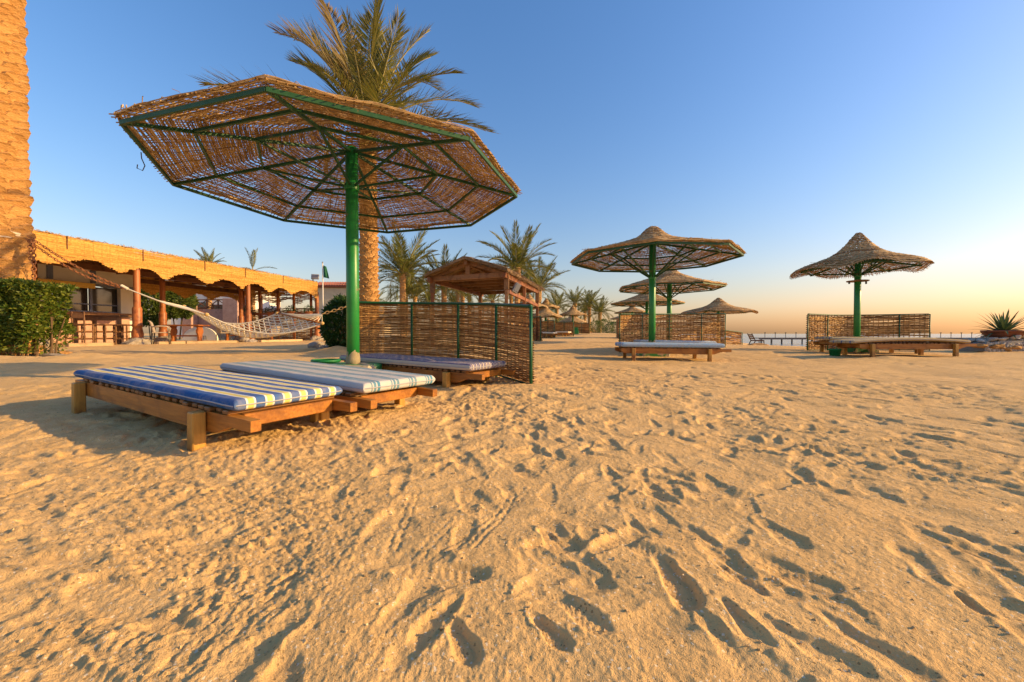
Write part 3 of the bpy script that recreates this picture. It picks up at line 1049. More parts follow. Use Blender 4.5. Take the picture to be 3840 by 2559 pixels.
for (xa, Ya, xb, Yb, h, lab) in ((1974, 15.8, 2032, 14.4, .90, 'dark reed windbreak beside the gabled hut post'),
                                 (2033, 23, 2082, 21, .92, 'second reed windbreak behind the hut with two pale beds before it'),
                                 (2080, 27, 2153, 25.5, .90, 'wide reed windbreak in front of the bell shaped parasol'),
                                 (2153, 33.5, 2211, 32.5, .85, 'farthest landward reed windbreak at the foot of the far palm'),
                                 (2312, 23.6, 2322, 22, 1.15, 'sunlit narrow reed windbreak just left of the long screen')):
    windbreak(lab, [(at(xa, 1250, Ya).x, Ya), (at((xa + xb) / 2, 1250, (Ya + Yb) / 2 + .15).x, (Ya + Yb) / 2 + .15), (at(xb, 1250, Yb).x, Yb)], h, (0, .5, 1), pitch=.045, w=.046, gaps=.03, pr=.018, seg=.15)

# ------------------------------------------------------------------ sunbeds and mattresses
BL, BW = 2.15, .52

def sunbed(label, tip, ang, zlo, zhi, slats=26, wood='bedwood', L=BL, legh=(.20, .20), group='wooden slatted sunbeds'):
    """tip: plan position of the near beam's camera-side end, ang: direction of the beam; zlo/zhi beam centre height at both ends"""
    g = zg(*tip)
    t = thing('sun_bed', label, 'sunbed', (tip[0], tip[1], zlo), ang, group, ry=-math.asin((zhi - zlo) / L))
    for y in (0, -BW):
        poly = [(0, -.005), (0, .045), (L, .045), (L, -.02), (L - .06, -.045), (.42, -.055), (.30, -.05), (.22, -.02), (.17, -.005)]
        MB().prism([(x, z) for x, z in poly], .045, Matrix.Translation((0, y, 0))).build('side_beam', M[wood], t)
    MB().box((.16, -BW / 2, .018), (.032, BW - .05, .062), bevel=.004).build('end_board', M[wood], t)
    MB().box((L - .09, -BW / 2, .012), (.032, BW - .05, .062), bevel=.004).build('end_board', M[wood], t)
    for (x, s, dy) in ((.40, 1, 0), (L - .20, 1, 0), (.40, -1, -BW), (L - .20, -1, -BW)):
        px_, py_ = tip[0] + x * cos(ang) - (dy + s * .066) * sin(ang), tip[1] + x * sin(ang) + (dy + s * .066) * cos(ang)
        gz = zg(px_, py_) - (zlo + (zhi - zlo) * x / L) - .035
        MB().box((x, dy + s * .055, (.045 + gz) / 2), (.062, .058, .045 - gz), taper=.96, bevel=.005).build('leg', M['endwood'], t)
    sm = MB().box((0, 0, 0), (.052, BW + .04, .02), bevel=.004).mesh('slat', M['slatwood'])
    for i in range(slats):
        x = .22 + (L - .34) * i / (slats - 1)
        obj('slat', sm, t, (x + random.uniform(-.004, .004), -BW / 2 + random.uniform(-.012, .012), .0565), (0, 0, random.uniform(-.01, .01)))
    return t

def mattress_mesh(L, Wd, Th, mat, seed=0, warp=0.0, curl=0.0):
    nx, ny = 44, 16
    rs = np.random.default_rng(seed)
    b = .022
    ed = np.array([0, .0015, .005, .010, .016, .024])

    def rim_samples(half, n):
        return np.r_[-half + ed, np.linspace(-half + .06, half - .06, n), (half - ed)[::-1]]
    xs_, ys_ = rim_samples(L / 2, nx), rim_samples(Wd / 2, ny)
    us, vs = xs_ / (L / 2), ys_ / (Wd / 2)
    nx, ny = len(us), len(vs)
    U, Vv = np.meshgrid(us, vs, indexing='ij')
    X = U * L / 2
    Yy = Vv * Wd / 2
    # superellipse roll-off
    ex = np.clip((np.abs(X) - (L / 2 - b)) / b, 0, 1)
    ey = np.clip((np.abs(Yy) - (Wd / 2 - b)) / b, 0, 1)
    roll = np.sqrt(np.clip(1 - ex ** 2, 0, 1)) * np.sqrt(np.clip(1 - ey ** 2, 0, 1))
    puff = .0022 * vnoise(X * 4 + seed, Yy * 5, 3) + .0012 * vnoise(X * 11 + seed, Yy * 13, 4) + .004 * (1 - Vv ** 2)
    bend = warp * (U ** 2) + curl * np.clip(U, 0, 1) ** 3
    Zt = Th / 2 * (.18 + .82 * roll) + puff * roll + bend
    Zb = -Th / 2 * (.18 + .82 * roll) + .3 * bend + bend * .7
    Zt_, Zb_ = Zt.ravel(), Zb.ravel()
    mb = MB()
    vt = np.c_[X.ravel(), Yy.ravel(), Zt_]
    vb = np.c_[X.ravel(), Yy.ravel(), Zb_]
    fs = []
    n = nx * ny
    for i in range(nx - 1):
        for j in range(ny - 1):
            a, b2, c, d = i * ny + j, (i + 1) * ny + j, (i + 1) * ny + j + 1, i * ny + j + 1
            fs.append((a, b2, c, d))
            fs.append((n + d, n + c, n + b2, n + a))
    ring = [i * ny for i in range(nx)] + [(nx - 1) * ny + j for j in range(1, ny)] + [i * ny + ny - 1 for i in range(nx - 2, -1, -1)] + [j for j in range(ny - 2, 0, -1)]
    for k in range(len(ring)):
        a, c = ring[k], ring[(k + 1) % len(ring)]
        fs.append((a, n + a, n + c, c))
    mb.add(np.concatenate([vt, vb]), fs)
    return mb

def mattress(name_label, tip, ang, z0, z1, L, Wd, Th, mat, along=.0, across=.0, seed=0, warp=0.0, curl=0.0, bedL=BL, dz=0.0, twist=0.0, group='striped foam mattresses on the sunbeds'):
    c, s = cos(ang), sin(ang)
    cx = bedL / 2 + along
    cy = -BW / 2 + across
    x = tip[0] + cx * c - cy * s
    y = tip[1] + cx * s + cy * c
    z = (z0 + z1) / 2 + .0685 + Th / 2 + dz
    mb = mattress_mesh(L, Wd, Th, mat, seed, warp, curl)
    o = mb.build('mattress', mat, None, True, (x, y, z))
    o.rotation_euler = (0, -math.asin((z1 - z0) / bedL), ang + twist)
    tag(o, name_label, 'mattress', group)
    if L > 1.5:
        q = .012
        xs = np.r_[np.linspace(-L / 2 + q, L / 2 - q, 24), np.full(8, L / 2 + .001), np.linspace(L / 2 - q, -L / 2 + q, 24), np.full(8, -L / 2 - .001)]
        ys = np.r_[np.full(24, -Wd / 2 - .001), np.linspace(-Wd / 2 + q, Wd / 2 - q, 8), np.full(24, Wd / 2 + .001), np.linspace(Wd / 2 - q, -Wd / 2 + q, 8)]
        un = xs / (L / 2)
        zs = warp * un ** 2 + curl * np.clip(un, 0, 1) ** 3 + .0015 * np.sin(np.arange(64) * 1.7)
        MB().tube(np.c_[xs, ys, zs], .0035, 5, closed=True).build('seam_piping', M['piping'], o, True)
    return o

M['piping'] = basic('seam_cloth', (.30, .32, .36), (.42, .42, .42), 20, .8, .1)
A1 = atan2(.482, -.876)
T1 = (-1.13, 1.75)
sunbed('nearest wooden slatted sunbed, under the blue and yellow striped mattress', T1, A1, .122, .182, L=2.2)
mattress('blue, white and yellow striped mattress on the nearest sunbed', T1, A1, .122, .182, 2.02, .58, .052, M['mat_blue'], along=.05, seed=1, bedL=2.2, twist=.01)
T2 = (-.80, 2.30)
A2 = atan2(.514, -.858)
sunbed('middle slatted sunbed between the nearest one and the big parasol pole', T2, A2, .12, .17, L=2.15)
mattress('white mattress with thin teal stripes on the middle sunbed', T2, A2, .12, .17, 1.95, .60, .062, M['mat_teal'], along=-.02, across=-.08, seed=2, twist=-.04)
T3 = (-.258, 3.6)
A3 = atan2(.545, -.84)
sunbed('slatted sunbed tucked behind the big parasol pole, inside the curved windbreak', T3, A3, .135, .165)
mattress('faded navy and white striped mattress inside the curved windbreak', T3, A3, .135, .165, 1.98, .60, .062, M['mat_navy'], along=.04, seed=3)
# beds under the octagonal parasol on the right
T4 = (at(2741, 1322, 7.15).x, 7.15)
A4 = pi - .03
z4 = CAMZ - (1320 - HOR) / F * 7.15
sunbed('slatted sunbed with pale blue mattress in front of the octagonal parasol pole', T4, A4, z4, z4 + .02, L=1.95)
mattress('pale blue and white mattress lying in front of the octagonal parasol pole', T4, A4, z4, z4 + .02, 1.82, .60, .075, M['mat_pale'], along=.06, seed=4, bedL=1.95)
T5 = (at(2676, 1300, 8.7).x, 8.5)
sunbed('low sunbed behind the pale blue one, left against the long screen', T5, pi - .02, z4 + .02, z4 + .05, L=1.7)
mattress('light blue mattress seen edge on behind the octagonal parasol pole', T5, pi - .02, z4 + .02, z4 + .05, 1.6, .58, .07, M['mat_lblue'], seed=5, bedL=1.7)
# beds under the lone round parasol
T6 = (at(3658, 1298, 7.2).x, 7.2)
A6 = pi - .035
z6 = CAMZ - (1299 - HOR) / F * 7.2
sunbed('slatted sunbed jutting right from under the lone round parasol', T6, A6, z6, z6 - .01, L=2.05)
mattress('straw and blue striped mattress with curled ends beneath the lone round parasol', T6, A6, z6, z6 - .01, 2.05, .60, .05, M['mat_yb'], along=.12, seed=6, warp=-.05, bedL=2.05, dz=.035)
T7 = (at(3330, 1298, 8.2).x + .85, 8.05)
sunbed('sunbed half hidden behind the green base of the lone parasol', T7, pi - .12, z6 + .005, z6 + .02, L=2.0)
mattress('dull striped mattress on the sunbed behind the lone parasol base', T7, pi - .12, z6 + .005, z6 + .02, 1.95, .58, .06, M['mat_yb'], seed=7, bedL=2.0, dz=.01)
# tiny far beds by the landward screens
for (px, Y, lab) in ((2056, 20.2, 'small pale topped sunbed in front of the second landward screen'), (2030, 21.0, 'small sunbed nearest the hut post among the landward screens'), (2112, 24.2, 'small orange brown sunbed in front of the wide landward screen')):
    x = at(px + 22, 1250, Y).x
    g = zg(x, Y)
    sunbed(lab, (x, Y), pi - .5, g + .17, g + .18, slats=10, L=1.3)
    mattress('thin cream mattress on the ' + lab[6:], (x, Y), pi - .5, g + .17, g + .18, 1.2, .58, .07, M['rope'], seed=9, bedL=1.3)

def bucket(label, x, y, r, h, mat='bin', cat='bin'):
    g = zg(x, y)
    t = thing('waste_bin', label, cat, (x, y, g - .02))
    MB().lathe([(r * .78, 0), (r, h), (r * 1.06, h), (r * 1.06, h - .02), (r * .95, h - .02), (r * .72, .02)], n=20).build('tub', M[mat], t, True)
    MB().tube([(r * cos(a), r * sin(a), h) for a in np.linspace(0, 2 * pi, 24, endpoint=False)], .008, 6, closed=True).build('rim', M[mat], t, True)
    return t

bucket('green round bin behind the middle sunbed, left of the parasol pole', at(1222, 1370, 4.55).x, 4.55, .15, .20)
bucket('dark green bin under the left end of the beds at the lone parasol', at(3131, 1310, 7.7).x, 7.7, .10, .15)
b_ = thing('green_chair', 'small green box seat at the foot of the far landward screen', 'chair', (at(2159, 1250, 31).x, 31, zg(at(2159, 1250, 31).x, 31)))
MB().box((0, 0, .13), (.42, .4, .26), bevel=.02).build('seat', M['bin'], b_)
MB().box((0, .19, .32), (.42, .05, .42), bevel=.02).build('backrest', M['bin'], b_)

# ------------------------------------------------------------------ palms
def frond_mesh(seed, droop, nleaf=52, wid=.0085, lf=.27, vang=.5):
    r = np.random.default_rng(seed)
    mb = MB()
    n = 14
    s = np.linspace(0, 1, n)
    ang = -droop * s ** 1.6
    dx = np.cos(ang) / (n - 1)
    dz = np.sin(ang) / (n - 1)
    X = np.r_[0, np.cumsum(dx[:-1])]
    Z = np.r_[0, np.cumsum(dz[:-1])]
    Yc = .05 * r.normal() * s ** 2
    P = np.c_[X, Yc, Z]
    mb.tube(P, np.interp(s, [0, .1, 1], [.018, .010, .0022]), 5)
    ridge = len(mb.f)
    T = np.gradient(P, axis=0)
    T /= np.linalg.norm(T, axis=1, keepdims=True)
    vv, ff = [], []
    c = 0
    for i in range(nleaf):
        f = .13 + .87 * (i + .5) / nleaf
        for side in (-1, 1):
            q = min(1, max(.02, f + r.uniform(-.006, .006)))
            p = np.array([np.interp(q, s, P[:, k]) for k in range(3)])
            t = np.array([np.interp(q, s, T[:, k]) for k in range(3)])
            t /= np.linalg.norm(t)
            sd = np.array([0, side, 0.0])
            up = np.cross(t, [0, 1, 0])
            up = up if up[2] > 0 else -up
            fw = np.interp(f, [.13, .5, 1], [1.0, .85, .40]) * r.uniform(.85, 1.15)   # angle off the rachis
            va = vang * r.uniform(.3, 1.4)
            lat = sd * cos(va) + up * sin(va)
            d = t * cos(fw) + lat * sin(fw)
            d = d / np.linalg.norm(d)
            Ln = lf * np.interp(f, [.13, .22, .45, .8, 1], [.35, .8, 1, .75, .42]) * r.uniform(.85, 1.12)
            tip = p + d * Ln + np.array([0, 0, -.07 * Ln * r.uniform(.2, 1.6)])
            mid = p + d * Ln * .42
            wv = np.cross(d, up)
            wv = wv / (np.linalg.norm(wv) + 1e-9) * wid
            wv = wv + up * wid * .5 * side
            vv += [p, mid + wv, tip, mid - wv]
            ff += [(c, c + 1, c + 2, c + 3)]
            c += 4
    mb.add(vv, ff)
    return mb, ridge

def frond_data(seed, droop, leaf, **kw):
    mb, ridge = frond_mesh(seed, droop, **kw)
    me = mb.mesh('frond', M['rachis'])
    me.materials.append(leaf)
    idx = np.zeros(len(me.polygons), dtype=np.int32)
    idx[ridge:] = 1
    me.polygons.foreach_set('material_index', idx)
    return me

DRO = (.25, .55, .9, 1.25, 1.7)
FR_NEAR = [frond_data(20 + i, DRO[i % 5], M['frond'], nleaf=84, wid=.0040, lf=.25, vang=.55) for i in range(10)]
FR_OLD = [frond_data(40 + i, (.4, .9)[i], M['frondgold'], nleaf=84, wid=.0040, lf=.25, vang=.5) for i in range(2)]
FR_FAR = [frond_data(60 + i, DRO[i % 5] + .1, M['frondfar'], nleaf=58, wid=.0058, lf=.22, vang=.5) for i in range(10)]
scale_mesh = MB().add([(-.095, 0, 0), (.095, 0, 0), (.075, .0, .11), (-.075, .0, .11), (-.065, .045, .10), (.065, .045, .10), (0, .062, .135), (-.09, .012, .0), (.09, .012, .0), (0, .0, .17)],
                      [(0, 7, 4, 3), (7, 8, 5, 4), (8, 1, 2, 5), (4, 5, 6), (5, 2, 9, 6), (3, 4, 6, 9), (0, 1, 8, 7), (0, 3, 9, 2, 1)]).mesh('leaf_base', M['bark'])
knob = {}

def trunk_far(h, r):
    key = (round(h, 1), round(r, 2))
    if key not in knob:
        prof = []
        n = max(8, int(h / .16))
        for i in range(n + 1):
            z = h * i / n
            k = r * np.interp(i / n, [0, .06, .5, .86, .95, 1], [1.15, 1.0, .95, .98, 1.22, .9])
            prof += [(k * .93, z), (k * 1.07, z + h / n * .7)]
        knob[key] = MB().lathe(prof[:-1], n=9, wob=.10, seed=int(h * 10)).mesh('trunk', M['barkfar'])
    return knob[key]

def palm(label, x, y, g, crown_z, flen, trunk_r, nf=26, near=False, fr=None, group='date palms behind the beach', seed=None, spread=(1.25, -.35), lean=(0, 0), old=0):
    r = random.Random(seed if seed is not None else int(x * 100 + y * 13))
    t = thing('palm_tree', label, 'palm tree', (x, y, g - .1), 0, group)
    h = crown_z - g + .1
    if near:
        prof = [(trunk_r * np.interp(i / 40, [0, .05, .4, .9, 1], [1.25, 1.1, 1.0, .9, .8]), h * i / 40) for i in range(41)]
        tk = MB().lathe(prof, n=24, wob=.05, seed=3).build('trunk', M['bark'], t, True)
        rows = int(h / .095)
        for i in range(rows):
            z = (i + .5) * h / rows - .04
            rad = trunk_r * np.interp(i / rows, [0, .05, .4, .9, 1], [1.25, 1.1, 1.0, .9, .8])
            n = 9
            for j in range(n):
                a = (j + .5 * (i % 2) + r.uniform(-.12, .12)) * 2 * pi / n
                # only the half turned to the beach is ever seen
                if sin(a) > .55:
                    continue
                sc = rad / .27 * r.uniform(.9, 1.12)
                obj('leaf_base', scale_mesh, tk, (cos(a) * rad * .93, sin(a) * rad * .93, z + r.uniform(-.02, .02)), (r.uniform(-.12, .12), r.uniform(-.1, .1), a - pi / 2), (sc, sc * r.uniform(.8, 1.5), sc * r.uniform(.55, .9)))
    else:
        obj('trunk', trunk_far(h, trunk_r), t, rot=(0, 0, r.uniform(0, 6)))
    fr = fr or (FR_NEAR if near else FR_FAR)
    for i in range(nf):
        q = (i + .5) / nf
        el = spread[0] + (spread[1] - spread[0]) * q ** 1.15 + r.uniform(-.12, .12)
        az = i * 2.39996 + r.uniform(-.25, .25)
        di = min(4, int(q * 4.2 + r.uniform(-.6, .9)))
        di = max(0, di)
        m_ = fr[di + 5 * (i % 2)] if len(fr) == 10 else fr[i % len(fr)]
        if old and i in (nf // 3, nf // 2 + 2, nf // 2 + 5)[:old]:
            m_ = FR_OLD[i % 2]
        sc = flen * r.uniform(.85, 1.1) * (1 - .12 * q)
        ob = obj('frond', m_, t, (.06 * cos(az), .06 * sin(az), h - .05 - .25 * trunk_r * q))
        ob.rotation_euler = (Matrix.Rotation(az, 4, 'Z') @ Matrix.Rotation(-el, 4, 'Y') @ Matrix.Rotation(r.uniform(-.5, .5), 4, 'X')).to_euler()
        ob.scale = (sc,) * 3
    return t

# the tall palm behind the big parasol: fronds set towards the tips seen in the photo
cx, cy = at(1385, 1250, 9.2).x, 9.2
cz = at(1385, 470, 9.2).z
g = zg(cx, cy)
pt = palm('tall date palm whose trunk stands behind the big parasol pole', cx, cy, g, cz, 2.9, .19, nf=0, near=True, group='tall date palms near the hammock')
rp = random.Random(4)
tips = [(985, 75, -.1, .9), (1165, -25, .2, .55), (1310, 55, -.7, .35), (1420, -40, .3, .3), (1512, 70, -.4, .35), (1585, 150, .5, .6), (1692, 260, -.5, .9), (1785, 375, .3, .8), (1800, 480, -.6, .45), (1040, 200, .5, .6),
        (775, 300, -.3, .25), (1180, 250, -1.2, .9), (1250, 200, .9, .5), (1450, 150, .9, .5), (1370, 60, 1.2, .25), (1650, 430, 1.2, 1.2), (1560, 330, -1.3, 1.2), (1090, 120, .9, .7), (1640, 200, 1.0, .7), (1480, 620, -1.3, 1.7), (1250, 640, -1.4, 1.7)]
for i, (tx, ty, dy, dr) in enumerate(tips):
    tip = at(tx, ty, cy + dy * 1.4)
    c0 = Vector((cx, cy, cz))
    d = tip - c0
    L = d.length
    az = atan2(d.y, d.x)
    di = int(np.argmin([abs(dr - q) for q in DRO]))
    m_ = FR_NEAR[di + 5 * (i % 2)]
    if i in (0, 1):
        m_ = FR_OLD[0 if i else 1]
    # chord of the unit frond, so that its tip lands where the photo has it
    s_ = np.linspace(0, 1, 40)
    a_ = -(DRO[di] if m_ not in FR_OLD else (.4, .9)[FR_OLD.index(m_)]) * s_ ** 1.6
    chx, chz = np.cos(a_).mean(), np.sin(a_).mean()
    el = atan2(d.z, hypot(d.x, d.y)) - atan2(chz, chx)
    sc = L / hypot(chx, chz)
    ob = obj('frond', m_, pt, (.05 * cos(az), .05 * sin(az), cz - g + .1 - .08))
    ob.rotation_euler = (Matrix.Rotation(az, 4, 'Z') @ Matrix.Rotation(-el, 4, 'Y') @ Matrix.Rotation(rp.uniform(-.5, .5), 4, 'X')).to_euler()
    ob.scale = (sc,) * 3

# palm at the left edge that carries the hammock chain
lx, ly = at(-8, 1250, 8.0).x, 8.0
palm('thick palm trunk cut by the left edge, carrying the hammock chain', lx, ly, zg(lx, ly), 12.5, 2.6, .43, nf=22, near=True, group='tall date palms near the hammock', spread=(1.2, -.2))
# ------------------------------------------------------------------ palms in the middle distance and far away
PALMS = [(1511, 24, 1024, 2.9, .185, 30, 'date palm with full crown just right of the tall trunk behind the screen'),
         (1666, 26, 1077, 2.8, .18, 26, 'date palm rising left behind the gabled hut roof'),
         (1940, 25, 1003, 2.85, .19, 26, 'highest crowned date palm above the right slope of the hut roof'),
         (2022, 30, 1080, 2.5, .18, 24, 'date palm leaning out right beside the hut eave'),
         (1917, 34, 1078, 2.3, .17, 20, 'date palm half hidden left of the highest crowned one behind the hut'),
         (1957, 33, 1070, 2.4, .17, 20, 'date palm half hidden right of the highest crowned one behind the hut'),
         (1524, 34, 1082, 2.4, .16, 20, 'short date palm partly behind the full crowned palm'),
         (1556, 30, 1112, 2.2, .15, 20, 'low young palm right of the full crowned palm trunk'),
         (1617, 32, 1122, 1.9, .17, 18, 'low feathery palm by the left post of the hut'),
         (1716, 34, 1084, 2.2, .17, 18, 'palm seen through the hut, left trunk of three'),
         (1735, 36, 1098, 2.0, .19, 16, 'palm seen through the hut, middle trunk of three'),
         (1760, 38, 1106, 1.9, .17, 16, 'palm seen through the hut, right trunk of three'),
         (1700, 40, 1128, 2.0, .15, 16, 'small palm head just above the screen left under the hut'),
         (1847, 38, 1128, 2.3, .15, 18, 'palm head framed by the right half of the hut'),
         (2088, 50, 1152, 2.4, .24, 24, 'leftmost of the distant palms beyond the beach parasols'),
         (2156, 58, 1138, 2.5, .24, 24, 'second of the distant palms, above the bell shaped parasol'),
         (2194, 62, 1166, 2.2, .22, 20, 'lower distant palm between the two tallest ones'),
         (2210, 54, 1144, 2.6, .24, 26, 'tallest distant palm with the slender straight trunk'),
         (2249, 52, 1172, 2.4, .24, 24, 'rightmost distant palm with drooping crown'),
         (2165, 50, 1215, 1.6, .15, 14, 'stubby palm behind the wide landward screen'),
         (2100, 48, 1222, 1.4, .15, 12, 'stubby palm left behind the wide landward screen'),
         (788, 33, 998, 1.5, .2, 22, 'palm head peeping over the middle of the reed roof edge'),
         (1412, 40, 1128, 1.6, .15, 14, 'dark small palm tuft right behind the tall trunk base')]
for (px, Y, cyp, fl, tr, nf, lab) in PALMS:
    x = at(px, 1250, Y).x
    palm(lab, x, Y, zg(x, Y), at(px, cyp, Y).z, fl, tr, int(nf * 1.35), seed=px)
# sparse palm with one upright spear leaf
x = at(950, 1250, 33).x
pz = at(950, 1012, 33).z
sp = palm('sparse palm with one upright spear of leaves above the reed roof', x, 33, zg(x, 33), pz, 1.7, .18, 9, seed=5, spread=(.3, -.45))
for k in range(3):
    ob = obj('frond', FR_FAR[5 * (k % 2)], sp, (0, 0, pz - zg(x, 33) + .05))
    ob.rotation_euler = (Matrix.Rotation(k * 2.1, 4, 'Z') @ Matrix.Rotation(-1.42, 4, 'Y')).to_euler()
    ob.scale = (1.8,) * 3

# ------------------------------------------------------------------ foliage: hedge, shrubs, topiary
def leaf_cloud(n, fn, size, rng, flat=0.0, aspect=.45):
    mb = MB()
    vv = np.zeros((n * 4, 3))
    P, Nn = fn(n)
    d = rng.normal(size=(n, 3)) + Nn * .9
    d /= np.linalg.norm(d, axis=1, keepdims=True)
    u = np.cross(d, rng.normal(size=(n, 3)))
    u /= np.linalg.norm(u, axis=1, keepdims=True)
    s = size * rng.uniform(.6, 1.25, (n, 1))
    vv[0::4] = P
    vv[1::4] = P + d * s * .5 + u * s * aspect * .5
    vv[2::4] = P + d * s
    vv[3::4] = P + d * s * .5 - u * s * aspect * .5
    k = np.arange(n) * 4
    mb.v.append(vv)
    mb.f.extend(map(tuple, np.c_[k, k + 1, k + 2, k + 3].tolist()))
    mb.c = n * 4
    return mb

hr = np.random.default_rng(8)
hx0, hx1 = at(-60, 1250, 7.3).x - 1.2, at(238, 1250, 7.8).x
hY0, hY1 = 7.25, 7.95
hz0 = .12
hzt = at(150, 1062, 7.4).z

def hedge_fn(n):
    f = hr.integers(0, 10, n)
    P = np.c_[hr.uniform(hx0, hx1, n), hr.uniform(hY0, hY1, n), hz0 + .06 + (hzt - hz0 - .06) * hr.uniform(0, 1, n) ** .8]
    N = np.zeros((n, 3))
    fr_, tp, rt = f < 6, (f >= 6) & (f < 8), f == 8
    P[fr_, 1] = hY0 + np.abs(hr.normal(0, .05, fr_.sum()))
    N[fr_, 1] = -1
    P[tp, 2] = hzt - np.abs(hr.normal(0, .04, tp.sum()))
    N[tp, 2] = 1
    P[rt, 0] = hx1 - np.abs(hr.normal(0, .05, rt.sum()))
    N[rt, 0] = 1
    w = .07 * vnoise(P[:, 0] * 3.1, P[:, 2] * 3.3, 2) + .04 * vnoise(P[:, 0] * 8, P[:, 2] * 8, 4)
    P[:, 1] += w * .7
    P[:, 0] += np.where(rt, w, 0)
    P[:, 2] += np.where(tp, .05 * vnoise(P[:, 0] * 4, P[:, 1] * 4, 3), 0)
    # thin, leggy foot
    keep = (P[:, 2] > hz0 + .28 + .12 * vnoise(P[:, 0] * 4, P[:, 0] * 0, 6)) | (hr.random(n) < .35)
    P[~keep, 2] = hz0 + .35 + hr.uniform(0, .5, (~keep).sum())
    N[:, 2] += .3
    return P, N
hd = thing('hedge', 'clipped leafy green hedge at the left edge before the palm trunk', 'hedge', ((hx0 + hx1) / 2, hY0 + .3, hz0))
ho = leaf_cloud(26000, hedge_fn, .085, hr).build('foliage', M['hedge'], hd, kind='stuff')
ho.matrix_parent_inverse = Matrix.Translation(-hd.location)
for i in range(26):
    x = hr.uniform(hx0, hx1) - hd.location.x
    y = hr.uniform(-.22, .2)
    pts = [(x, y, -.08), (x + hr.normal(0, .04), y + hr.normal(0, .03), .25), (x + hr.normal(0, .12), y + hr.normal(0, .08), .75)]
    MB().tube(pts, [.022, .016, .008], 6).build('stem', M['stem'], hd)

def ball_fn(c, r, rng, hemi=-.9):
    c = np.array(c)
    r = np.array(r)

    def fn(n):
        d = rng.normal(size=(n, 3))
        d /= np.linalg.norm(d, axis=1, keepdims=True)
        d[:, 2] = np.where(d[:, 2] < hemi, -d[:, 2], d[:, 2])
        k = 1 - np.abs(rng.normal(0, .10, (n, 1)))
        lump = 1 + .10 * vnoise(d[:, 0] * 3 + c[0], d[:, 2] * 3 + d[:, 1] * 2, 5)[:, None]
        return c + d * r * k * lump, d
    return fn

def shrub(label, c, r, n, size, mat, stems=5, cat='shrub', name='shrub', aspect=.45):
    rng = np.random.default_rng(n + int(size * 1000) + int(abs(c[0] * 10)))
    g = zg(c[0], c[1])
    t = thing(name, label, cat, (c[0], c[1], g))
    lc = (0, 0, c[2] - g)
    leaf_cloud(n, ball_fn(lc, r, rng), size, rng, aspect=aspect).build('foliage', M[mat], t, kind='stuff')
    for i in range(stems):
        a = rng.uniform(0, 6.28)
        e = np.array([cos(a) * r[0] * .5, sin(a) * r[1] * .5, lc[2] + r[2] * .3])
        MB().tube([(e[0] * .2, e[1] * .2, -.05), (e[0] * .5, e[1] * .5, e[2] * .5), tuple(e)], [.03, .02, .008], 6).build('stem', M['stem'], t)
    return t

bx = at(1285, 1200, 9.6)
shrub('dense dark green shrub left of the big parasol pole behind the hammock end', (bx.x, 9.75, .78), (.47, .5, .66), 5200, .13, 'bush', aspect=.32)
c = at(568, 1130, 24)
shrub('dark clipped bush right of the nearest pergola column', (c.x, 24, c.z - .1), (.9, .8, 1.5), 11000, .17, 'topiary', name='topiary_bush', cat='bush')
c = at(665, 1140, 25)
shrub('yellow green round clipped bush beyond the pergola', (c.x, 25, c.z), (.95, .9, .95), 10000, .16, 'topiary', name='topiary_bush', cat='bush')
for (px, py, Y, rx, rz, n, lab) in ((2236, 1226, 48, .9, .7, 900, 'loose olive scrub just right of the far palm trunk'), (2268, 1228, 46, 1.0, .9, 1200, 'tall olive scrub bush between far palms and parasol row'),
                                    (2300, 1232, 45, 1.0, .7, 1000, 'low brownish scrub bush left of the seaward parasols'), (2071, 1186, 46, .5, 1.1, 700, 'dark spiky shrub above the second landward screen'),
                                    (2113, 1212, 50, 1.2, .6, 800, 'low scrub hump above the wide landward screen'), (1998, 1172, 45, 1.0, 1.0, 350, 'wispy bare shrub behind the bell shaped parasol')):
    c = at(px, py, Y)
    shrub(lab, (c.x, Y, c.z), (rx, rx, rz), n, .2, 'topiary' if 'olive' in lab else 'bush', 4, 'scrub', aspect=.25)

# ------------------------------------------------------------------ gabled hut of rough timber
HFL, HFR, HBR = Vector((-2.35, 11.8, 0)), Vector((-.15, 10.85, 0)), Vector((.94, 14.9, 0))
HBL = HFL + HBR - HFR
hut = thing('gabled_hut', 'open timber hut with thatched gable roof behind the curved windbreak', 'hut', (HFR.x, HFR.y, zg(HFR.x, HFR.y)))
ho_ = hut.location.copy()
EZ, AZ = 2.10, 2.52
for p in (HFL, HFR, HBR, HBL):
    g = zg(p.x, p.y)
    q = p - ho_
    MB().box((q.x, q.y, (EZ + g - .1) / 2 - ho_.z), (.10, .10, EZ - g + .1), bevel=.01).build('post', M['hutred'] if p is not HFR else M['hutwood'], hut)
    MB().box((q.x, q.y, EZ - .18 - ho_.z), (.14, .14, .36), bevel=.01).build('post_cap', M['hutwood'], hut)
mid_ = (HFR + HBR) / 2
MB().box((mid_.x - ho_.x, mid_.y - ho_.y, (EZ + .1) / 2 - ho_.z), (.11, .11, EZ - .1), bevel=.01).build('post', M['hutred'], hut)

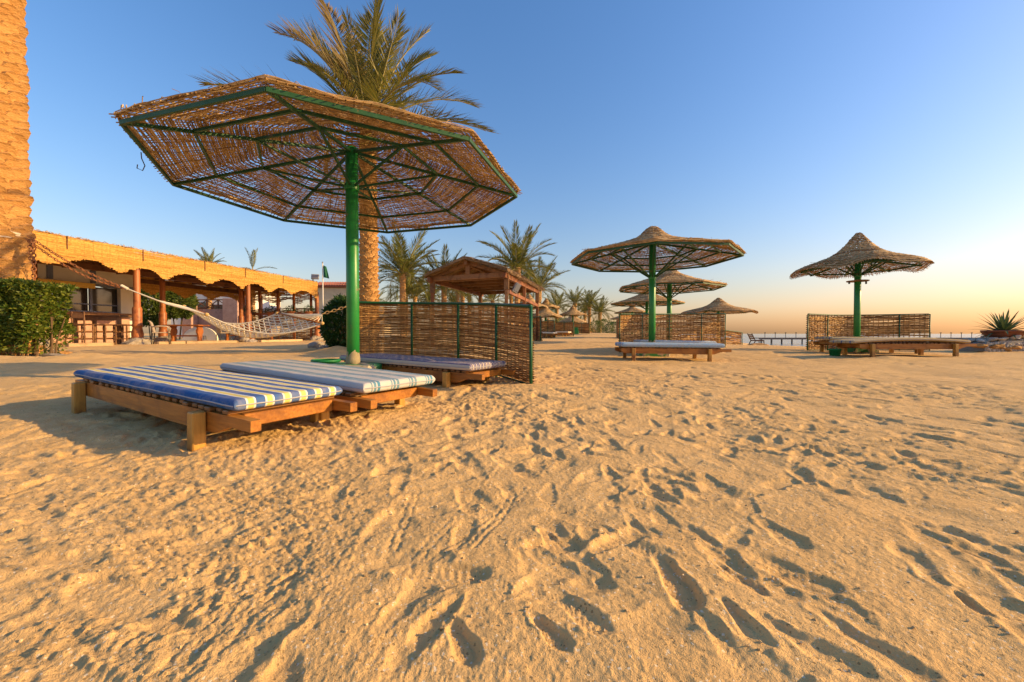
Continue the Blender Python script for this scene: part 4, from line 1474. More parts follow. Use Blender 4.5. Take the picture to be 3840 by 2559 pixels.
def hl(p, z):
    return Vector((p.x - ho_.x, p.y - ho_.y, z - ho_.z))
RF, RB = (HFL + HFR) / 2, (HBL + HBR) / 2
dp = (HBR - HFR).normalized()
MB().bar(hl(HFL - (HFR - HFL) * .03, EZ + .06), hl(HFR + (HFR - HFL) * .03, EZ + .06), .10, .13).build('tie_beam', M['hutwood'], hut)
MB().bar(hl(HBL, EZ + .06), hl(HBR, EZ + .06), .10, .13).build('tie_beam', M['hutwood'], hut)
for a, b in ((HFL, HBL), (HFR, HBR)):
    MB().bar(hl(a - dp * .25, EZ + .02), hl(b + dp * .25, EZ + .02), .09, .14).build('eave_beam', M['hutred'], hut)
MB().bar(hl(HFR, 1.72), hl(HBR, 1.60), .07, .10).build('side_rail', M['hutred'], hut)
MB().bar(hl(HBL, 1.66), hl(HBR, 1.66), .07, .10).build('side_rail', M['hutred'], hut)
MB().bar(hl(RF, EZ + .12), hl(RF, AZ + .02), .16, .12, up=(1, 0, 0)).build('king_post', M['hutwood'], hut)
MB().bar(hl(RF - dp * .2, AZ + .02), hl(RB + dp * .2, AZ + .02), .09, .12).build('ridge_beam', M['hutwood'], hut)
for f in np.linspace(0, 1, 7):
    for s0, s1 in ((HFL, HBL), (HFR, HBR)):
        e = s0.lerp(s1, f)
        r_ = RF.lerp(RB, f)
        big = .13 if f == 0 else .08
        MB().bar(hl(e, EZ + .09), hl(r_, AZ + .05), .07, big).build('rafter', M['hutwood'], hut)
        if 0 < f < 1 and s0 is HFL:
            MB().bar(hl(e, EZ + .1), hl(HFR.lerp(HBR, f), EZ + .1), .06, .09).build('cross_beam', M['hutwood'], hut)
tr_ = np.random.default_rng(12)
th = MB()
for side, (e0, e1) in enumerate(((HFL, HBL), (HFR, HBR))):
    # backing layer of packed palm leaf, then loose stalks
    out0 = (e0 - RF) * .10
    out1 = (e1 - RB) * .10
    a, b = hl(RF - dp * .3, AZ + .10), hl(RB + dp * .3, AZ + .10)
    c, d = hl(e0 + out0 - dp * .3, EZ + .10), hl(e1 + out1 + dp * .3, EZ + .10)
    up = Vector((0, 0, .07))
    th.add([tuple(v) for v in (a, b, d, c, a + up, b + up, d + up, c + up)], [(0, 3, 2, 1), (4, 5, 6, 7), (0, 1, 5, 4), (1, 2, 6, 5), (2, 3, 7, 6), (3, 0, 4, 7)])
    for k in range(2600):
        u = tr_.uniform(0, 1)
        v0 = tr_.uniform(-.02, .85)
        v1 = min(1.10, v0 + tr_.uniform(.15, .4))
        p0 = a.lerp(b, u).lerp(c.lerp(d, u), v0)
        u2 = np.clip(u + tr_.normal(0, .03), -.03, 1.03)
        p1 = a.lerp(b, u2).lerp(c.lerp(d, u2), v1)
        lift = tr_.choice([-1, 1]) * .045 + .035
        pts = np.array([tuple(p0 + Vector((0, 0, lift))), tuple((p0 + p1) / 2 + Vector((0, 0, lift + tr_.uniform(0, .015)))), tuple(p1 + Vector((0, 0, lift + tr_.uniform(-.05, .03))))])
        th.strand(pts, np.tile([[0, 0, 1.0]], (3, 1)), tr_.uniform(.012, .03), .008)
th.build('thatch', M['thatch'], hut, kind='stuff')
fl = thing('floodlight', 'grey floodlight fixed under the right eave of the hut', 'floodlight', HFR + Vector((.26, .1, EZ - .30)), .5)
MB().box((0, 0, 0), (.16, .10, .28), Euler((.0, .5, 0)).to_matrix(), bevel=.01).build('housing', M['steel'], fl)
MB().box((.02, -.055, .01), (.13, .012, .24), Euler((0, .5, 0)).to_matrix()).build('lens', M['lampglass'], fl)
MB().box((-.12, 0, .02), (.14, .03, .03)).build('bracket', M['metal'], fl)

# ------------------------------------------------------------------ beach bar pergola on the left
FA, FB = Vector((-14.2, 9.0, 0)), Vector((-11.1, 22.8, 0))
fdir = (FB - FA).normalized()
fn_ = Vector((-fdir.y, fdir.x, 0))           # away from the beach
FT, FBOT = 3.50, 2.93
per = thing('pergola', 'long beach bar pergola with scalloped reed fascia and turned red columns', 'pergola', (FA.x, FA.y, .15))
po = per.location.copy()

def pl_(v):
    return Vector(v) - po
DEP = 5.2
frg = np.random.default_rng(21)
LF = (FB - FA).length

def scallop(ss):
    s2 = ss + .22 * n1(ss * .8, 4)
    return .32 * (.5 - .5 * np.cos(2 * pi * s2 / 1.55 + .8)) ** .8 + .03 * n1(ss * 2.3, 7) + .02

for nm, o0, z0, z1, L_ in (('front_fascia', FA, FT - .95, FT, LF), ('back_fascia', FA + fn_ * DEP, 2.35, 3.3, LF)):
    path = np.array([tuple((o0 + fdir * (L_ * q) - po).xy) for q in np.linspace(0, 1, 40)])
    mbw = weave_wall(path, np.full(40, z0 - po.z), np.full(40, z1 - po.z), .030, .036, frg, .0, warp=.22, bot_fn=scallop, amp=.10, jit=.15, seg=.12)
    mbw.build(nm, M['mat'], per, kind='stuff')
path = np.array([tuple((FB + fn_ * (DEP * q) - po).xy) for q in np.linspace(0, 1, 40)])
weave_wall(path, np.full(40, FBOT - .3 - po.z), np.full(40, FT - .05 - po.z), .034, .036, frg, 0, warp=.22, bot_fn=scallop, amp=.12, jit=.25, seg=.12).build('end_fascia', M['mat'], per, kind='stuff')
# frayed top edge
fz = MB()
for k in range(700):
    s = frg.uniform(0, LF)
    p = FA + fdir * s - po
    p0 = np.array([p.x, p.y, FT - po.z - .01])
    d = np.array([frg.normal(0, .05), frg.normal(0, .12), frg.uniform(.01, .07)])
    fz.strand(np.array([p0, p0 + d * .5, p0 + d]), np.tile([[1.0, 0, 0]], (3, 1)), .012, .01)
fz.build('frayed_edge', M['cane'], per, kind='stuff')
# seams between the mats
for s in (3.2, 5.25, 7.5, 9.4, 11.6):
    p = FA + fdir * s - po - fn_ * .028
    MB().box((p.x, p.y, (FT + FBOT) / 2 + .1 - po.z), (.012, .02, .40)).build('mat_seam', M['beam'], per)
# roof: beams and reed cover
ro = MB()
a, b, c, d = [pl_(v) for v in (FA, FB, FB + fn_ * DEP, FA + fn_ * DEP)]
zr_ = 3.32 - po.z
ro.add([(a.x, a.y, zr_), (b.x, b.y, zr_), (c.x, c.y, zr_), (d.x, d.y, zr_), (a.x, a.y, zr_ + .05), (b.x, b.y, zr_ + .05), (c.x, c.y, zr_ + .05), (d.x, d.y, zr_ + .05)],
       [(0, 3, 2, 1), (4, 5, 6, 7), (0, 1, 5, 4), (1, 2, 6, 5), (2, 3, 7, 6), (3, 0, 4, 7)])
ro.build('reed_roof', M['thatch'], per)
for q in (.03, DEP * .5, DEP - .05):
    MB().bar(pl_(FA + fn_ * (q + .08) + Vector((0, 0, 3.02))), pl_(FB + fn_ * (q + .08) + Vector((0, 0, 3.02))), .12, .2).build('main_beam', M['beam'], per)
for k in range(16):
    s = .4 + k * (LF - .8) / 15
    MB().bar(pl_(FA + fdir * s + fn_ * .15 + Vector((0, 0, 3.215))), pl_(FA + fdir * s + fn_ * (DEP - .1) + Vector((0, 0, 3.215))), .08, .16).build('joist', M['beam'], per)
# turned columns on rough stone blocks
colm = MB().lathe([(.20, 0), (.20, .12), (.19, .13), (.195, .28), (.165, .42), (.15, .52), (.175, .56), (.175, .60), (.155, .63), (.16, 1.18), (.145, 1.24), (.115, 1.28), (.11, 2.70), (.11, 2.76)], n=18).mesh('column', M['redwood'])
for p_ in colm.polygons:
    p_.use_smooth = True

def rock_mesh(r, seed, mat, sub=2):
    import bmesh
    bm = bmesh.new()
    bmesh.ops.create_icosphere(bm, subdivisions=sub, radius=1)
    rs = np.random.default_rng(seed)
    off = rs.uniform(0, 50)
    for v in bm.verts:
        x, y, z = v.co
        k = 1 + .28 * float(vnoise(np.array([x * 1.4 + off]), np.array([y * 1.4 + z * 1.7]), seed)[0]) + .12 * float(vnoise(np.array([x * 3.4 + off]), np.array([y * 3 + z * 3.7]), seed + 1)[0])
        v.co = (x * r[0] * k, y * r[1] * k, z * r[2] * k)
    me_ = bpy.data.meshes.new('rock')
    bm.to_mesh(me_)
    bm.free()
    me_.materials.append(mat)
    return me_

def colspot(px, off):
    # point on the line parallel to the front, seen at pixel column px
    u = (px - PX0) / F
    o0 = FA + fn_ * off
    s = (u * o0.y - o0.x) / (fdir.x - u * fdir.y)
    return o0 + fdir * s
for (px, off) in ((95, .12), (516, .12), (932, .12), (1190, .12), (612, DEP * .5), (130, DEP * .5), (905, DEP * .5), (980, DEP), (1046, DEP - .1)):
    p = colspot(px, off)
    obj('column', colm, per, pl_((p.x, p.y, .28)), scale=(.86, .86, (2.93 - .28) / 2.76))
    rk = obj('stone_base', rock_mesh((.42, .36, .26), px, M['rock'], 3), per, pl_((p.x, p.y, .16)), (0, 0, px))
# reed end wall with hanging pots
ew0, ew1 = FB + fn_ * .2, FB + fn_ * DEP
path = np.array([tuple((ew0.lerp(ew1, q) - po + fdir * .25).xy) for q in np.linspace(0, 1, 40)])
weave_wall(path, np.full(40, .12 - po.z), np.full(40, 2.05 - po.z), .05, .046, frg, .06, warp=.25, amp=.25, jit=.5, seg=.15).build('reed_end_wall', M['reed'], per, kind='stuff')
weave_wall(path, np.full(40, 2.2 - po.z), np.full(40, 3.25 - po.z), .05, .046, frg, .06, warp=.25, bot_fn=scallop, amp=.25, jit=.5, seg=.15).build('reed_end_curtain', M['reed'], per, kind='stuff')
for q in (.05, .28, .5, .75, .98):
    p = ew0.lerp(ew1, q) - po
    MB().box((p.x, p.y, (3.1 + .1) / 2 - po.z), (.11, .11, 3.0)).build('wall_post', M['redwood'], per)
MB().bar(pl_((ew0.x, ew0.y, 1.72)), pl_((ew1.x, ew1.y, 1.72)), .05, .12).build('wall_rail', M['redwood'], per)
potm = MB().lathe([(.10, 0), (.17, .20), (.20, .26), (.21, .26), (.21, .32), (.18, .32), (.15, .24)], n=16).mesh('flower_pot', M['terracotta'])
for (q, nm) in ((.03, 'nearest the end column'), (.27, 'second from the end column'), (.55, 'third from the end column'), (.86, 'farthest from the end column')):
    p = ew0.lerp(ew1, q) - fdir * .28
    tpt = thing('flower_pot', 'terracotta flower pot hanging on the reed end wall, ' + nm, 'flower pot', (p.x, p.y, 1.5), group='pots on the reed wall')
    obj('pot', potm, tpt)
    rg = np.random.default_rng(int(q * 100))
    leaf_cloud(160, ball_fn((0, 0, .42), (.24, .24, .18), rg), .16, rg, aspect=.2).build('plant', M['bush'], tpt, kind='stuff')
    MB().box((0, .18, .05), (.05, .2, .04)).build('hook', M['metal'], tpt)
# floodlight on the fascia corner
fl = thing('floodlight', 'square grey floodlight on the far top corner of the reed fascia', 'floodlight', (FB.x + .03, FB.y - .35, FT + .05), .3)
MB().box((0, 0, .20), (.40, .10, .30), Euler((-.35, 0, 0)).to_matrix(), bevel=.02).build('housing', M['steel'], fl)
MB().box((0, -.062, .185), (.34, .012, .23), Euler((-.35, 0, 0)).to_matrix()).build('lens', M['lampglass'], fl)
MB().box((-.12, .05, -.05), (.05, .05, .3)).build('bracket', M['metal'], fl)
# timber edging along the terrace
for (xa, xb, py) in ((250, 420, 1303), (585, 690, 1296), (694, 885, 1296), (975, 1130, 1290)):
    Ya, Yb = .385 * F / (py - HOR) , .385 * F / (py - HOR)
    pa, pb = colspot(xa, -.35), colspot(xb, -.35)
    pa.z, pb.z = zg(pa.x, pa.y) + .03, zg(pb.x, pb.y) + .03
    ed = MB().bar((0, 0, 0), pb - pa, .16, .14, bevel=.01).build('timber_edging', M['pale'], loc=pa)
    nm = {250: 'before the bar table', 585: 'before the plastic armchair', 694: 'before the carved trestle table', 975: 'nearest the end of the pergola'}[xa]
    tag(ed, 'pale timber edging plank of the terrace, ' + nm, 'plank', 'terrace edging planks')

# ------------------------------------------------------------------ terrace furniture
def chair(label, x, y, rz, z=.16):
    t = thing('plastic_armchair', label, 'chair', (x, y, z), rz, 'plastic armchairs on the terrace')
    MB().box((0, 0, .43), (.46, .46, .035), bevel=.012).build('seat', M['plastic'], t)
    v, f = [], []
    for i, (zz, yy, ww) in enumerate(((.43, .22, .44), (.6, .25, .47), (.78, .30, .46), (.86, .34, .36))):
        for j in range(7):
            xx = (j / 6 - .5) * ww
            v.append((xx, yy - .05 * (abs(j / 3 - 1) ** 2), zz - (.03 * abs(j / 3 - 1) ** 2 if i == 3 else 0)))
    for i in range(3):
        for j in range(6):
            f.append((i * 7 + j, i * 7 + j + 1, (i + 1) * 7 + j + 1, (i + 1) * 7 + j))
    n = len(v)
    v2 = [(a, b + .02, c) for a, b, c in v]
    f2 = [tuple(k + n for k in q[::-1]) for q in f]
    rim_ = [0, 1, 2, 3, 4, 5, 6, 13, 20, 27, 26, 25, 24, 23, 22, 21, 14, 7]
    f3 = [(rim_[(k + 1) % 18], rim_[k], rim_[k] + n, rim_[(k + 1) % 18] + n) for k in range(18)]
    MB().add(v + v2, f + f2 + f3).build('backrest', M['plastic'], t)
    for s in (-1, 1):
        MB().tube([(s * .23, .24, .62), (s * .27, .05, .66), (s * .27, -.17, .65), (s * .26, -.23, .58), (s * .24, -.20, .43)], .022, 8).build('armrest', M['plastic'], t, True)
        for yy in (-.2, .2):
            MB().tube([(s * .2, yy, .43), (s * .235, yy * 1.2, 0)], .014, 8).build('leg', M['metal'], t, True)
    return t

for (px, Y, rz, lab) in ((605, 14.2, 2.2, 'taupe plastic armchair right of the nearest pergola column'), (838, 20.0, 2.6, 'plastic armchair left of the second front column, partly behind the hammock'),
                         (872, 20.6, -2.2, 'plastic armchair closest to the second front column, under the hammock net'), (1028, 21.5, -2.4, 'plastic armchair in front of the reed end wall'), (1062, 22.0, 2.6, 'plastic armchair rightmost before the reed end wall')):
    x = at(px, 1250, Y).x
    chair(lab, x, Y, rz)

def trestle(label, px, Y, rz, L=1.7):
    x = at(px, 1250, Y).x
    t = thing('trestle_table', label, 'table', (x, Y, .14), rz, 'carved trestle tables on the terrace')
    MB().box((0, 0, .75), (L, .8, .05), bevel=.01).build('table_top', M['redwood'], t)
    half = [(.24, 0), (.20, .05), (.13, .10), (.10, .22), (.14, .36), (.20, .46), (.20, .56), (.14, .64), (.17, .70), (.24, .725)]
    poly = half + [(-a, b) for a, b in half[::-1]]
    for s in (-1, 1):
        MB().prism(poly, .06, Matrix.Translation((s * L * .36, 0, 0)) @ Matrix.Rotation(pi / 2, 4, 'Z')).build('trestle_leg', M['redwood'], t)
    MB().box((0, 0, .32), (L * .66, .04, .06)).build('stretcher', M['redwood'], t)
    return t

trestle('dark red trestle table with carved leg right of the plastic armchair', 700, 16.4, .15, 1.35)
trestle('dark red trestle table beneath the hammock net near the second front column', 890, 20.4, .2, 1.2)
trestle('trestle table before the reed end wall, mostly hidden by the hammock', 985, 21.2, .2, 1.2)

def stool(label, px, Y, rz, back=False):
    x = at(px, 1250, Y).x
    t = thing('bar_stool', label, 'stool', (x, Y, .15), rz, 'turned wooden bar stools')
    MB().box((0, 0, .70), (.38, .38, .05), bevel=.01).build('seat', M['stool'], t)
    prof = [(.02, 0), (.028, .04), (.018, .08), (.022, .25), (.030, .32), (.018, .36), (.024, .5), (.03, .6), (.022, .64), (.024, .69)]
    lm = MB().lathe(prof, n=8).mesh('leg', M['stool'])
    for sx in (-1, 1):
        for sy in (-1, 1):
            obj('leg', lm, t, (sx * .16, sy * .16, 0))
    for zz in (.22, .45):
        for s in (-1, 1):
            MB().bar((-.16, s * .16, zz), (.16, s * .16, zz), .025, .03).build('rung', M['stool'], t)
            MB().bar((s * .16, -.16, zz + .03), (s * .16, .16, zz + .03), .025, .03).build('rung', M['stool'], t)
    if back:
        for s in (-1, 1):
            MB().lathe([(.02, .7), (.026, .85), (.018, .95), (.025, 1.08), (.0, 1.13)], n=8).build('back_post', M['stool'], t, loc=(s * .17, -.17, 0))
        MB().box((0, -.17, .98), (.34, .03, .16), bevel=.008).build('back_board', M['stool'], t)
    return t

stool('turned wooden bar chair with low back nearest the hedge', 312, 13.0, .15, True)
stool('bar stool second from the hedge, under the high table', 392, 13.6, .1)
stool('bar stool beside the nearest pergola column', 468, 13.9, .2)
stool('bar stool half hidden behind the hedge end', 282, 13.6, .3)
x = at(400, 1250, 14.4).x
tb = thing('bar_table', 'high wooden bar table behind the stools by the hedge', 'table', (x, 14.4, .15), -.12)
MB().box((0, 0, 1.02), (2.0, .75, .06), bevel=.01).build('table_top', M['stool'], tb)
MB().box((0, -.30, .93), (1.84, .04, .13)).build('apron', M['stool'], tb)
for sx in (-1, 1):
    for sy in (-1, 1):
        MB().box((sx * .9, sy * .3, .495), (.10, .10, .99), bevel=.01).build('leg', M['stool'], tb)

# ------------------------------------------------------------------ bar kiosk and villas behind the pergola
bk = thing('bar_kiosk', 'white bar kiosk with grey blue window frames under the pergola', 'kiosk', (0, 0, 0))
BA, BB = FA + fn_ * 4.75 + fdir * 2.0, colspot(520, 4.75)
bk.location = (BA.x, BA.y, .12)
bo = bk.location.copy()
bl = (BB - BA).length
Rz = atan2(fdir.y, fdir.x)
bk.rotation_euler = (0, 0, Rz)
# local: x along the wall, -y towards the beach
def bpart(nm, x0, x1, z0, z1, y, th, mat, par=None):
    return MB().box(((x0 + x1) / 2, y, (z0 + z1) / 2), (x1 - x0, th, z1 - z0)).build(nm, M[mat], par or bk)
bpart('wall', 0, bl, 0, 1.28, .1, .2, 'white')
bpart('wall', 0, bl, 2.42, 3.6, .1, .2, 'white')
bpart('wall', bl - .4, bl, 1.28, 2.42, .1, .2, 'white')
bpart('counter', 0, bl - .3, 1.20, 1.30, -.22, .5, 'hutwood')
bpart('counter_front', 0, bl - .4, .05, 1.19, -.05, .08, 'pink')
bpart('awning_strip', bl - 3.9, bl - 1.7, 2.28, 2.48, -.14, .2, 'yellow')
bpart('lintel', 0, bl, 2.40, 2.50, -.04, .1, 'bluepaint')
nw = 5
for k in range(nw):
    x0 = .2 + (bl - .8) * k / nw
    x1 = .2 + (bl - .8) * (k + 1) / nw
    wf = bpart('window', x0 + .04, x1 - .04, 1.32, 2.38, .14, .02, 'glass')
    bpart('frame', x0 - .03, x0 + .05, 1.31, 2.40, .07, .09, 'bluepaint', wf)
    bpart('frame', x0 + .05, x1 - .03, 1.31, 1.37, .07, .07, 'bluepaint', wf)
    bpart('frame', x0 + .05, x1 - .03, 1.62, 1.67, .07, .05, 'bluepaint', wf)
for k in range(4):
    x0 = .6 + (bl - 1) * k / 4
    bpart('pilaster', x0, x0 + .16, 2.52, 3.5, -.03, .06, 'bluepaint')
bpart('corner_pier', bl - .75, bl - .42, 1.31, 2.40, -.03, .2, 'white')

def villa(label, px0, px1, Y, ztop, mats, arches, rail=False, roof=None):
    x0, x1 = at(px0, 1250, Y).x, at(px1, 1250, Y).x
    t = thing('villa', label, 'building', ((x0 + x1) / 2, Y, .2))
    w = x1 - x0
    MB().box((0, 2, ztop / 2), (w, 4, ztop), bevel=.05).build('wall', M[mats], t)
    for (ax, aw, az0, az1, arch) in arches:
        cx_ = -w / 2 + ax * w
        pts = [(-aw / 2, az0), (aw / 2, az0), (aw / 2, az1)]
        if arch:
            pts += [(aw / 2 * cos(q), az1 + aw / 2 * .7 * sin(q)) for q in np.linspace(.2, pi - .2, 8)]
        pts += [(-aw / 2, az1)]
        win = MB().prism(pts, .04, Matrix.Translation((cx_, -.02, 0))).build('window', M['glass'], t)
        MB().box((cx_, -.06, (az0 + az1) / 2), (.06, .05, az1 - az0)).build('mullion', M['beam'], win)
        for s in (-1, 1):
            MB().box((cx_ + s * aw / 2, -.06, (az0 + az1) / 2), (.08, .06, az1 - az0)).build('frame', M['beam'], win)
        MB().box((cx_, -.06, az1), (aw + .1, .06, .1)).build('frame', M['beam'], win)
    if roof:
        rf_ = MB().prism([(-w / 2 - .2, 0), (w / 2 + .2, 0), (w / 2 + .2, .10), (-w / 2 - .2, .10)], 4.4, Matrix.Translation((0, 2, ztop + .005))).build('roof', M[roof], t)
        n = int(w / .22)
        tm = MB().tube([(0, -.28, .12), (0, .9, .52)], .085, 6).mesh('tile', M[roof])
        for k in range(n):
            obj('tile', tm, t, (-w / 2 + (k + .5) * w / n, 0, ztop))
    return t

villa('white villa with arched terrace windows behind the pergola', 640, 950, 33, 4.0, 'white', ((.40, 1.6, 1.3, 2.4, True), (.68, 2.2, 1.3, 2.7, False)))
v2 = villa('cream house with red tiled roof edge right of the flagpole', 1180, 1345, 34, 4.3, 'cream', ((.35, 1.0, 1.2, 2.3, True), (.75, .8, 2.4, 3.0, True)), roof='rooftile')
v3 = villa('low pale house far behind the tall palm trunk', 1396, 1440, 62, 1.9, 'cream', ((.5, .5, .6, 1.1, False),))
# terrace railing with crossed bars
Yr = 29.5
rl = thing('terrace_railing', 'dark railing with crossed bars in front of the white villa', 'railing', (at(735, 1250, Yr).x, Yr, at(735, 1155, Yr).z))
wr = at(862, 1250, Yr).x - at(735, 1250, Yr).x
hr_ = 30 / F * Yr
for zz in (0, hr_):
    MB().bar((0, 0, zz), (wr, 0, zz), .06, .08).build('rail', M['beam'], rl)
for k in range(4):
    MB().box((wr * k / 3, 0, hr_ / 2), (.08, .09, hr_ + .1)).build('post', M['beam'], rl)
for k in range(3):
    a, b = wr * k / 3, wr * (k + 1) / 3
    MB().bar((a, .02, 0), (b, .02, hr_), .04, .05).build('cross_bar', M['beam'], rl)
    MB().bar((a, -.03, hr_), (b, -.03, 0), .04, .05).build('cross_bar', M['beam'], rl)
tw = thing('terrace_wall', 'pink stone terrace wall and pillars below the crossed railing', 'wall', (at(735, 1250, Yr).x, Yr, .15))
zz = at(735, 1157, Yr).z - .15
MB().box((wr / 2, .3, zz / 2 - .02), (wr + .6, .5, zz - .06)).build('wall', M['pink'], tw)
for (px, py, w_) in ((725, 1112, .5), (885, 1122, .8)):
    x = at(px, 1250, Yr).x - tw.location.x
    h_ = at(px, py, Yr).z - .15
    pil = MB().box((x, -.3, h_ / 2), (w_ * 1.4, .6, h_), bevel=.03).build('pillar', M['pink'], tw)
    if px == 725:
        MB().lathe([(.0, .48), (.2, .44), (.30, .28), (.28, .1), (.15, 0)][::-1], n=14).build('ball', M['pink'], pil, True, (x, -.3, h_))
for k in range(6):
    x0 = at(770, 1250, 25).x - tw.location.x
    MB().box((x0, -2.2 - k * .35 + .9, .75 - k * .13), (3.2, .36, .12)).build('step', M['rock'], tw)
# white rounded board with letters
Yb = 22.0
wb = thing('rounded_board', 'white rounded board with grey letters em under the trestle table', 'board', (at(752, 1250, Yb).x, Yb, .15))
rb_ = at(800, 1250, Yb).x - at(705, 1250, Yb).x
poly = [(-rb_ / 2 - .5, 0), (rb_ / 2 + .25, 0)] + [((rb_ / 2 + .25) * cos(a) * 1.0 - .0, .78 * sin(a) ** .8) for a in np.linspace(.12, pi - .12, 16)]
MB().prism(poly, .10, Matrix.Identity(4)).build('board', M['white'], wb)
cu = bpy.data.curves.new('lettering', 'FONT')
cu.body = 'em'
cu.size = .46
cu.extrude = .006
cu.materials.append(M['steel'])
lt = bpy.data.objects.new('lettering', cu)
COL.objects.link(lt)
bpy.context.view_layer.update()
ltm = bpy.data.meshes.new_from_object(lt)
bpy.data.objects.remove(lt, do_unlink=True)
obj('lettering', ltm, wb, (-.18, -.062, .08), (pi / 2, 0, 0))
# flagpole
Yf = 27.0
x = at(1212, 1250, Yf).x
fp = thing('flagpole', 'thin white flagpole with limp green flag beside the pergola corner', 'flagpole', (x, Yf, zg(x, Yf)))
hf = at(1212, 988, Yf).z - zg(x, Yf)
MB().tube([(0, 0, -.1), (0, 0, hf)], [.05, .035], 8).build('pole', M['white'], fp)
MB().lathe([(.0, hf + .12), (.05, hf + .08), (.05, hf + .02), (.02, hf)][::-1], n=8).build('finial', M['steel'], fp)
v, f = [], []
for i in range(9):
    q = i / 8
    for j in range(5):
        v.append((.03 + j * .05 + .22 * q * j / 4, .05 * sin(j * 1.9 + q * 2), hf - .12 - q * .82 * (.25 + .75 * 1) - .10 * j / 4))
for i in range(8):
    for j in range(4):
        f.append((i * 5 + j, i * 5 + j + 1, (i + 1) * 5 + j + 1, (i + 1) * 5 + j))
MB().add(v, f).build('flag', M['flag'], fp)
MB().box((.25, 0, .9), (.45, .3, 1.8)).build('service_cabinet', M['bluepaint'], fp)

# ------------------------------------------------------------------ hammock
ham = thing('hammock', 'cream rope net hammock slung between the two tall palms', 'hammock', (0, 0, 0))
clL = at(480, 1085, 8.33)
fL, nL = at(690, 1150, 8.95), at(775, 1180, 8.25)
fR, nR = at(1040, 1175, 9.15), at(1208, 1213, 8.65)
clR = at(1207, 1178, 9.0)
for a, b in ((fL, nL), (fR, nR)):
    br = MB().tube([a, a.lerp(b, .5), b], .022, 10).build('spreader_bar', M['bedwood'], ham, True)
    for e in (a, b):
        MB().lathe([(.0, -.04), (.035, -.025), (.045, 0), (.035, .025), (.0, .04)], c=tuple(e), n=10, caps=False).build('end_knob', M['straw'], br, True)

def netp(u, v):
    a = fL.lerp(nL, v)
    b = fR.lerp(nR, v)
    p = a.lerp(b, u)
    p.z -= .5 * sin(pi * u) ** .9 * (.55 + .45 * sin(pi * min(1, v * .9 + .05)))
    return p
net = MB()
NU, NV = 19, 10
for k in range(-NV, NU * 1 + NV + 1):
    for sgn in (1, -1):
        pts = []
        for q in np.linspace(0, 1, 25):
            u = (k + sgn * q * NV * .62) / NU
            if 0 <= u <= 1:
                pts.append(netp(u, q))
        if len(pts) > 2:
            net.tube(pts, .011, 5)
for v_ in (0, 1):
    net.tube([netp(u, v_) for u in np.linspace(0, 1, 24)], .015, 6)
for v_ in (.33, .66):
    net.tube([netp(u, v_) for u in np.linspace(0, 1, 24)], .012, 5)
net.build('rope_net', M['rope'], ham, kind='stuff')
rp_ = MB()
for q in np.linspace(0, 1, 11):
    e = fL.lerp(nL, q)
    rp_.tube([clL, clL.lerp(e, .5) + Vector((0, 0, -.05)), e], .014, 4)
    e = fR.lerp(nR, q)
    rp_.tube([clR, clR.lerp(e, .5) + Vector((0, 0, -.02)), e], .008, 4)
rp_.build('clew_ropes', M['rope'], ham, kind='stuff')
MB().tube([clL, clL + (clL - at(430, 1058, 8.28)) * -.5], .03, 8).build('clew_binding', M['rope'], ham)

def chain(par, a, b, n, sag, wire, lw, mat, name='chain_link'):
    pts = [a.lerp(b, q) + Vector((0, 0, -sag * sin(pi * q))) for q in np.linspace(0, 1, n + 1)]
    L = (b - a).length / n
    lnk = [(L * .62 * cos(q) if abs(cos(q)) > .3 else L * .62 * cos(q), lw * sin(q), 0) for q in np.linspace(0, 2 * pi, 12, endpoint=False)]
    lm = MB().tube(lnk, wire, 5, closed=True).mesh('chain_link', mat)
    for i in range(n):
        d = (pts[i + 1] - pts[i]).normalized()
        q = d.to_track_quat('X', 'Z') @ Euler((pi / 2 * (i % 2) + .3, 0, 0)).to_quaternion()
        ob = obj(name, lm, par, (pts[i] + pts[i + 1]) / 2)
        ob.rotation_euler = q.to_euler()
tk = at(105, 885, 7.92)
ch = thing('chain', 'rusty double chain from the left palm trunk down to the hammock', 'chain', (0, 0, 0))
ch.location = tk

def sub(v):
    return Vector(v) - ch.location
chain(ch, sub(tk), sub(clL), 34, .10, .008, .021, M['rust'])
chain(ch, sub(tk + Vector((.0, -.03, -.06))), sub(clL), 34, .17, .008, .021, M['rust'])
chain(ch, sub(tk + Vector((.10, 0, -.08))), sub(at(128, 1068, 7.9)), 13, 0, .012, .03, M['rust'])
chain(ch, sub(tk + Vector((.04, 0, -.08))), sub(at(117, 975, 7.9)), 7, 0, .012, .03, M['rust'])
bd = MB()
for k in range(4):
    bd.tube([(lx + .475 * cos(a), ly + .475 * sin(a), tk.z - .03 + .03 * k + .02 * sin(a * 2 + k)) for a in np.linspace(0, 2 * pi, 30, endpoint=False)], .014, 5, closed=True)
bdo = bd.build('rope_lashing', M['rope'])
tag(bdo, 'pale rope lashing wound round the left palm trunk above the hedge', 'rope')
c2 = thing('chain', 'short golden chain at the right end of the hammock', 'chain', clR)
chain(c2, Vector((0, 0, 0)), at(1350, 1130, 9.05) - clR, 11, .02, .011, .027, M['goldrope'])

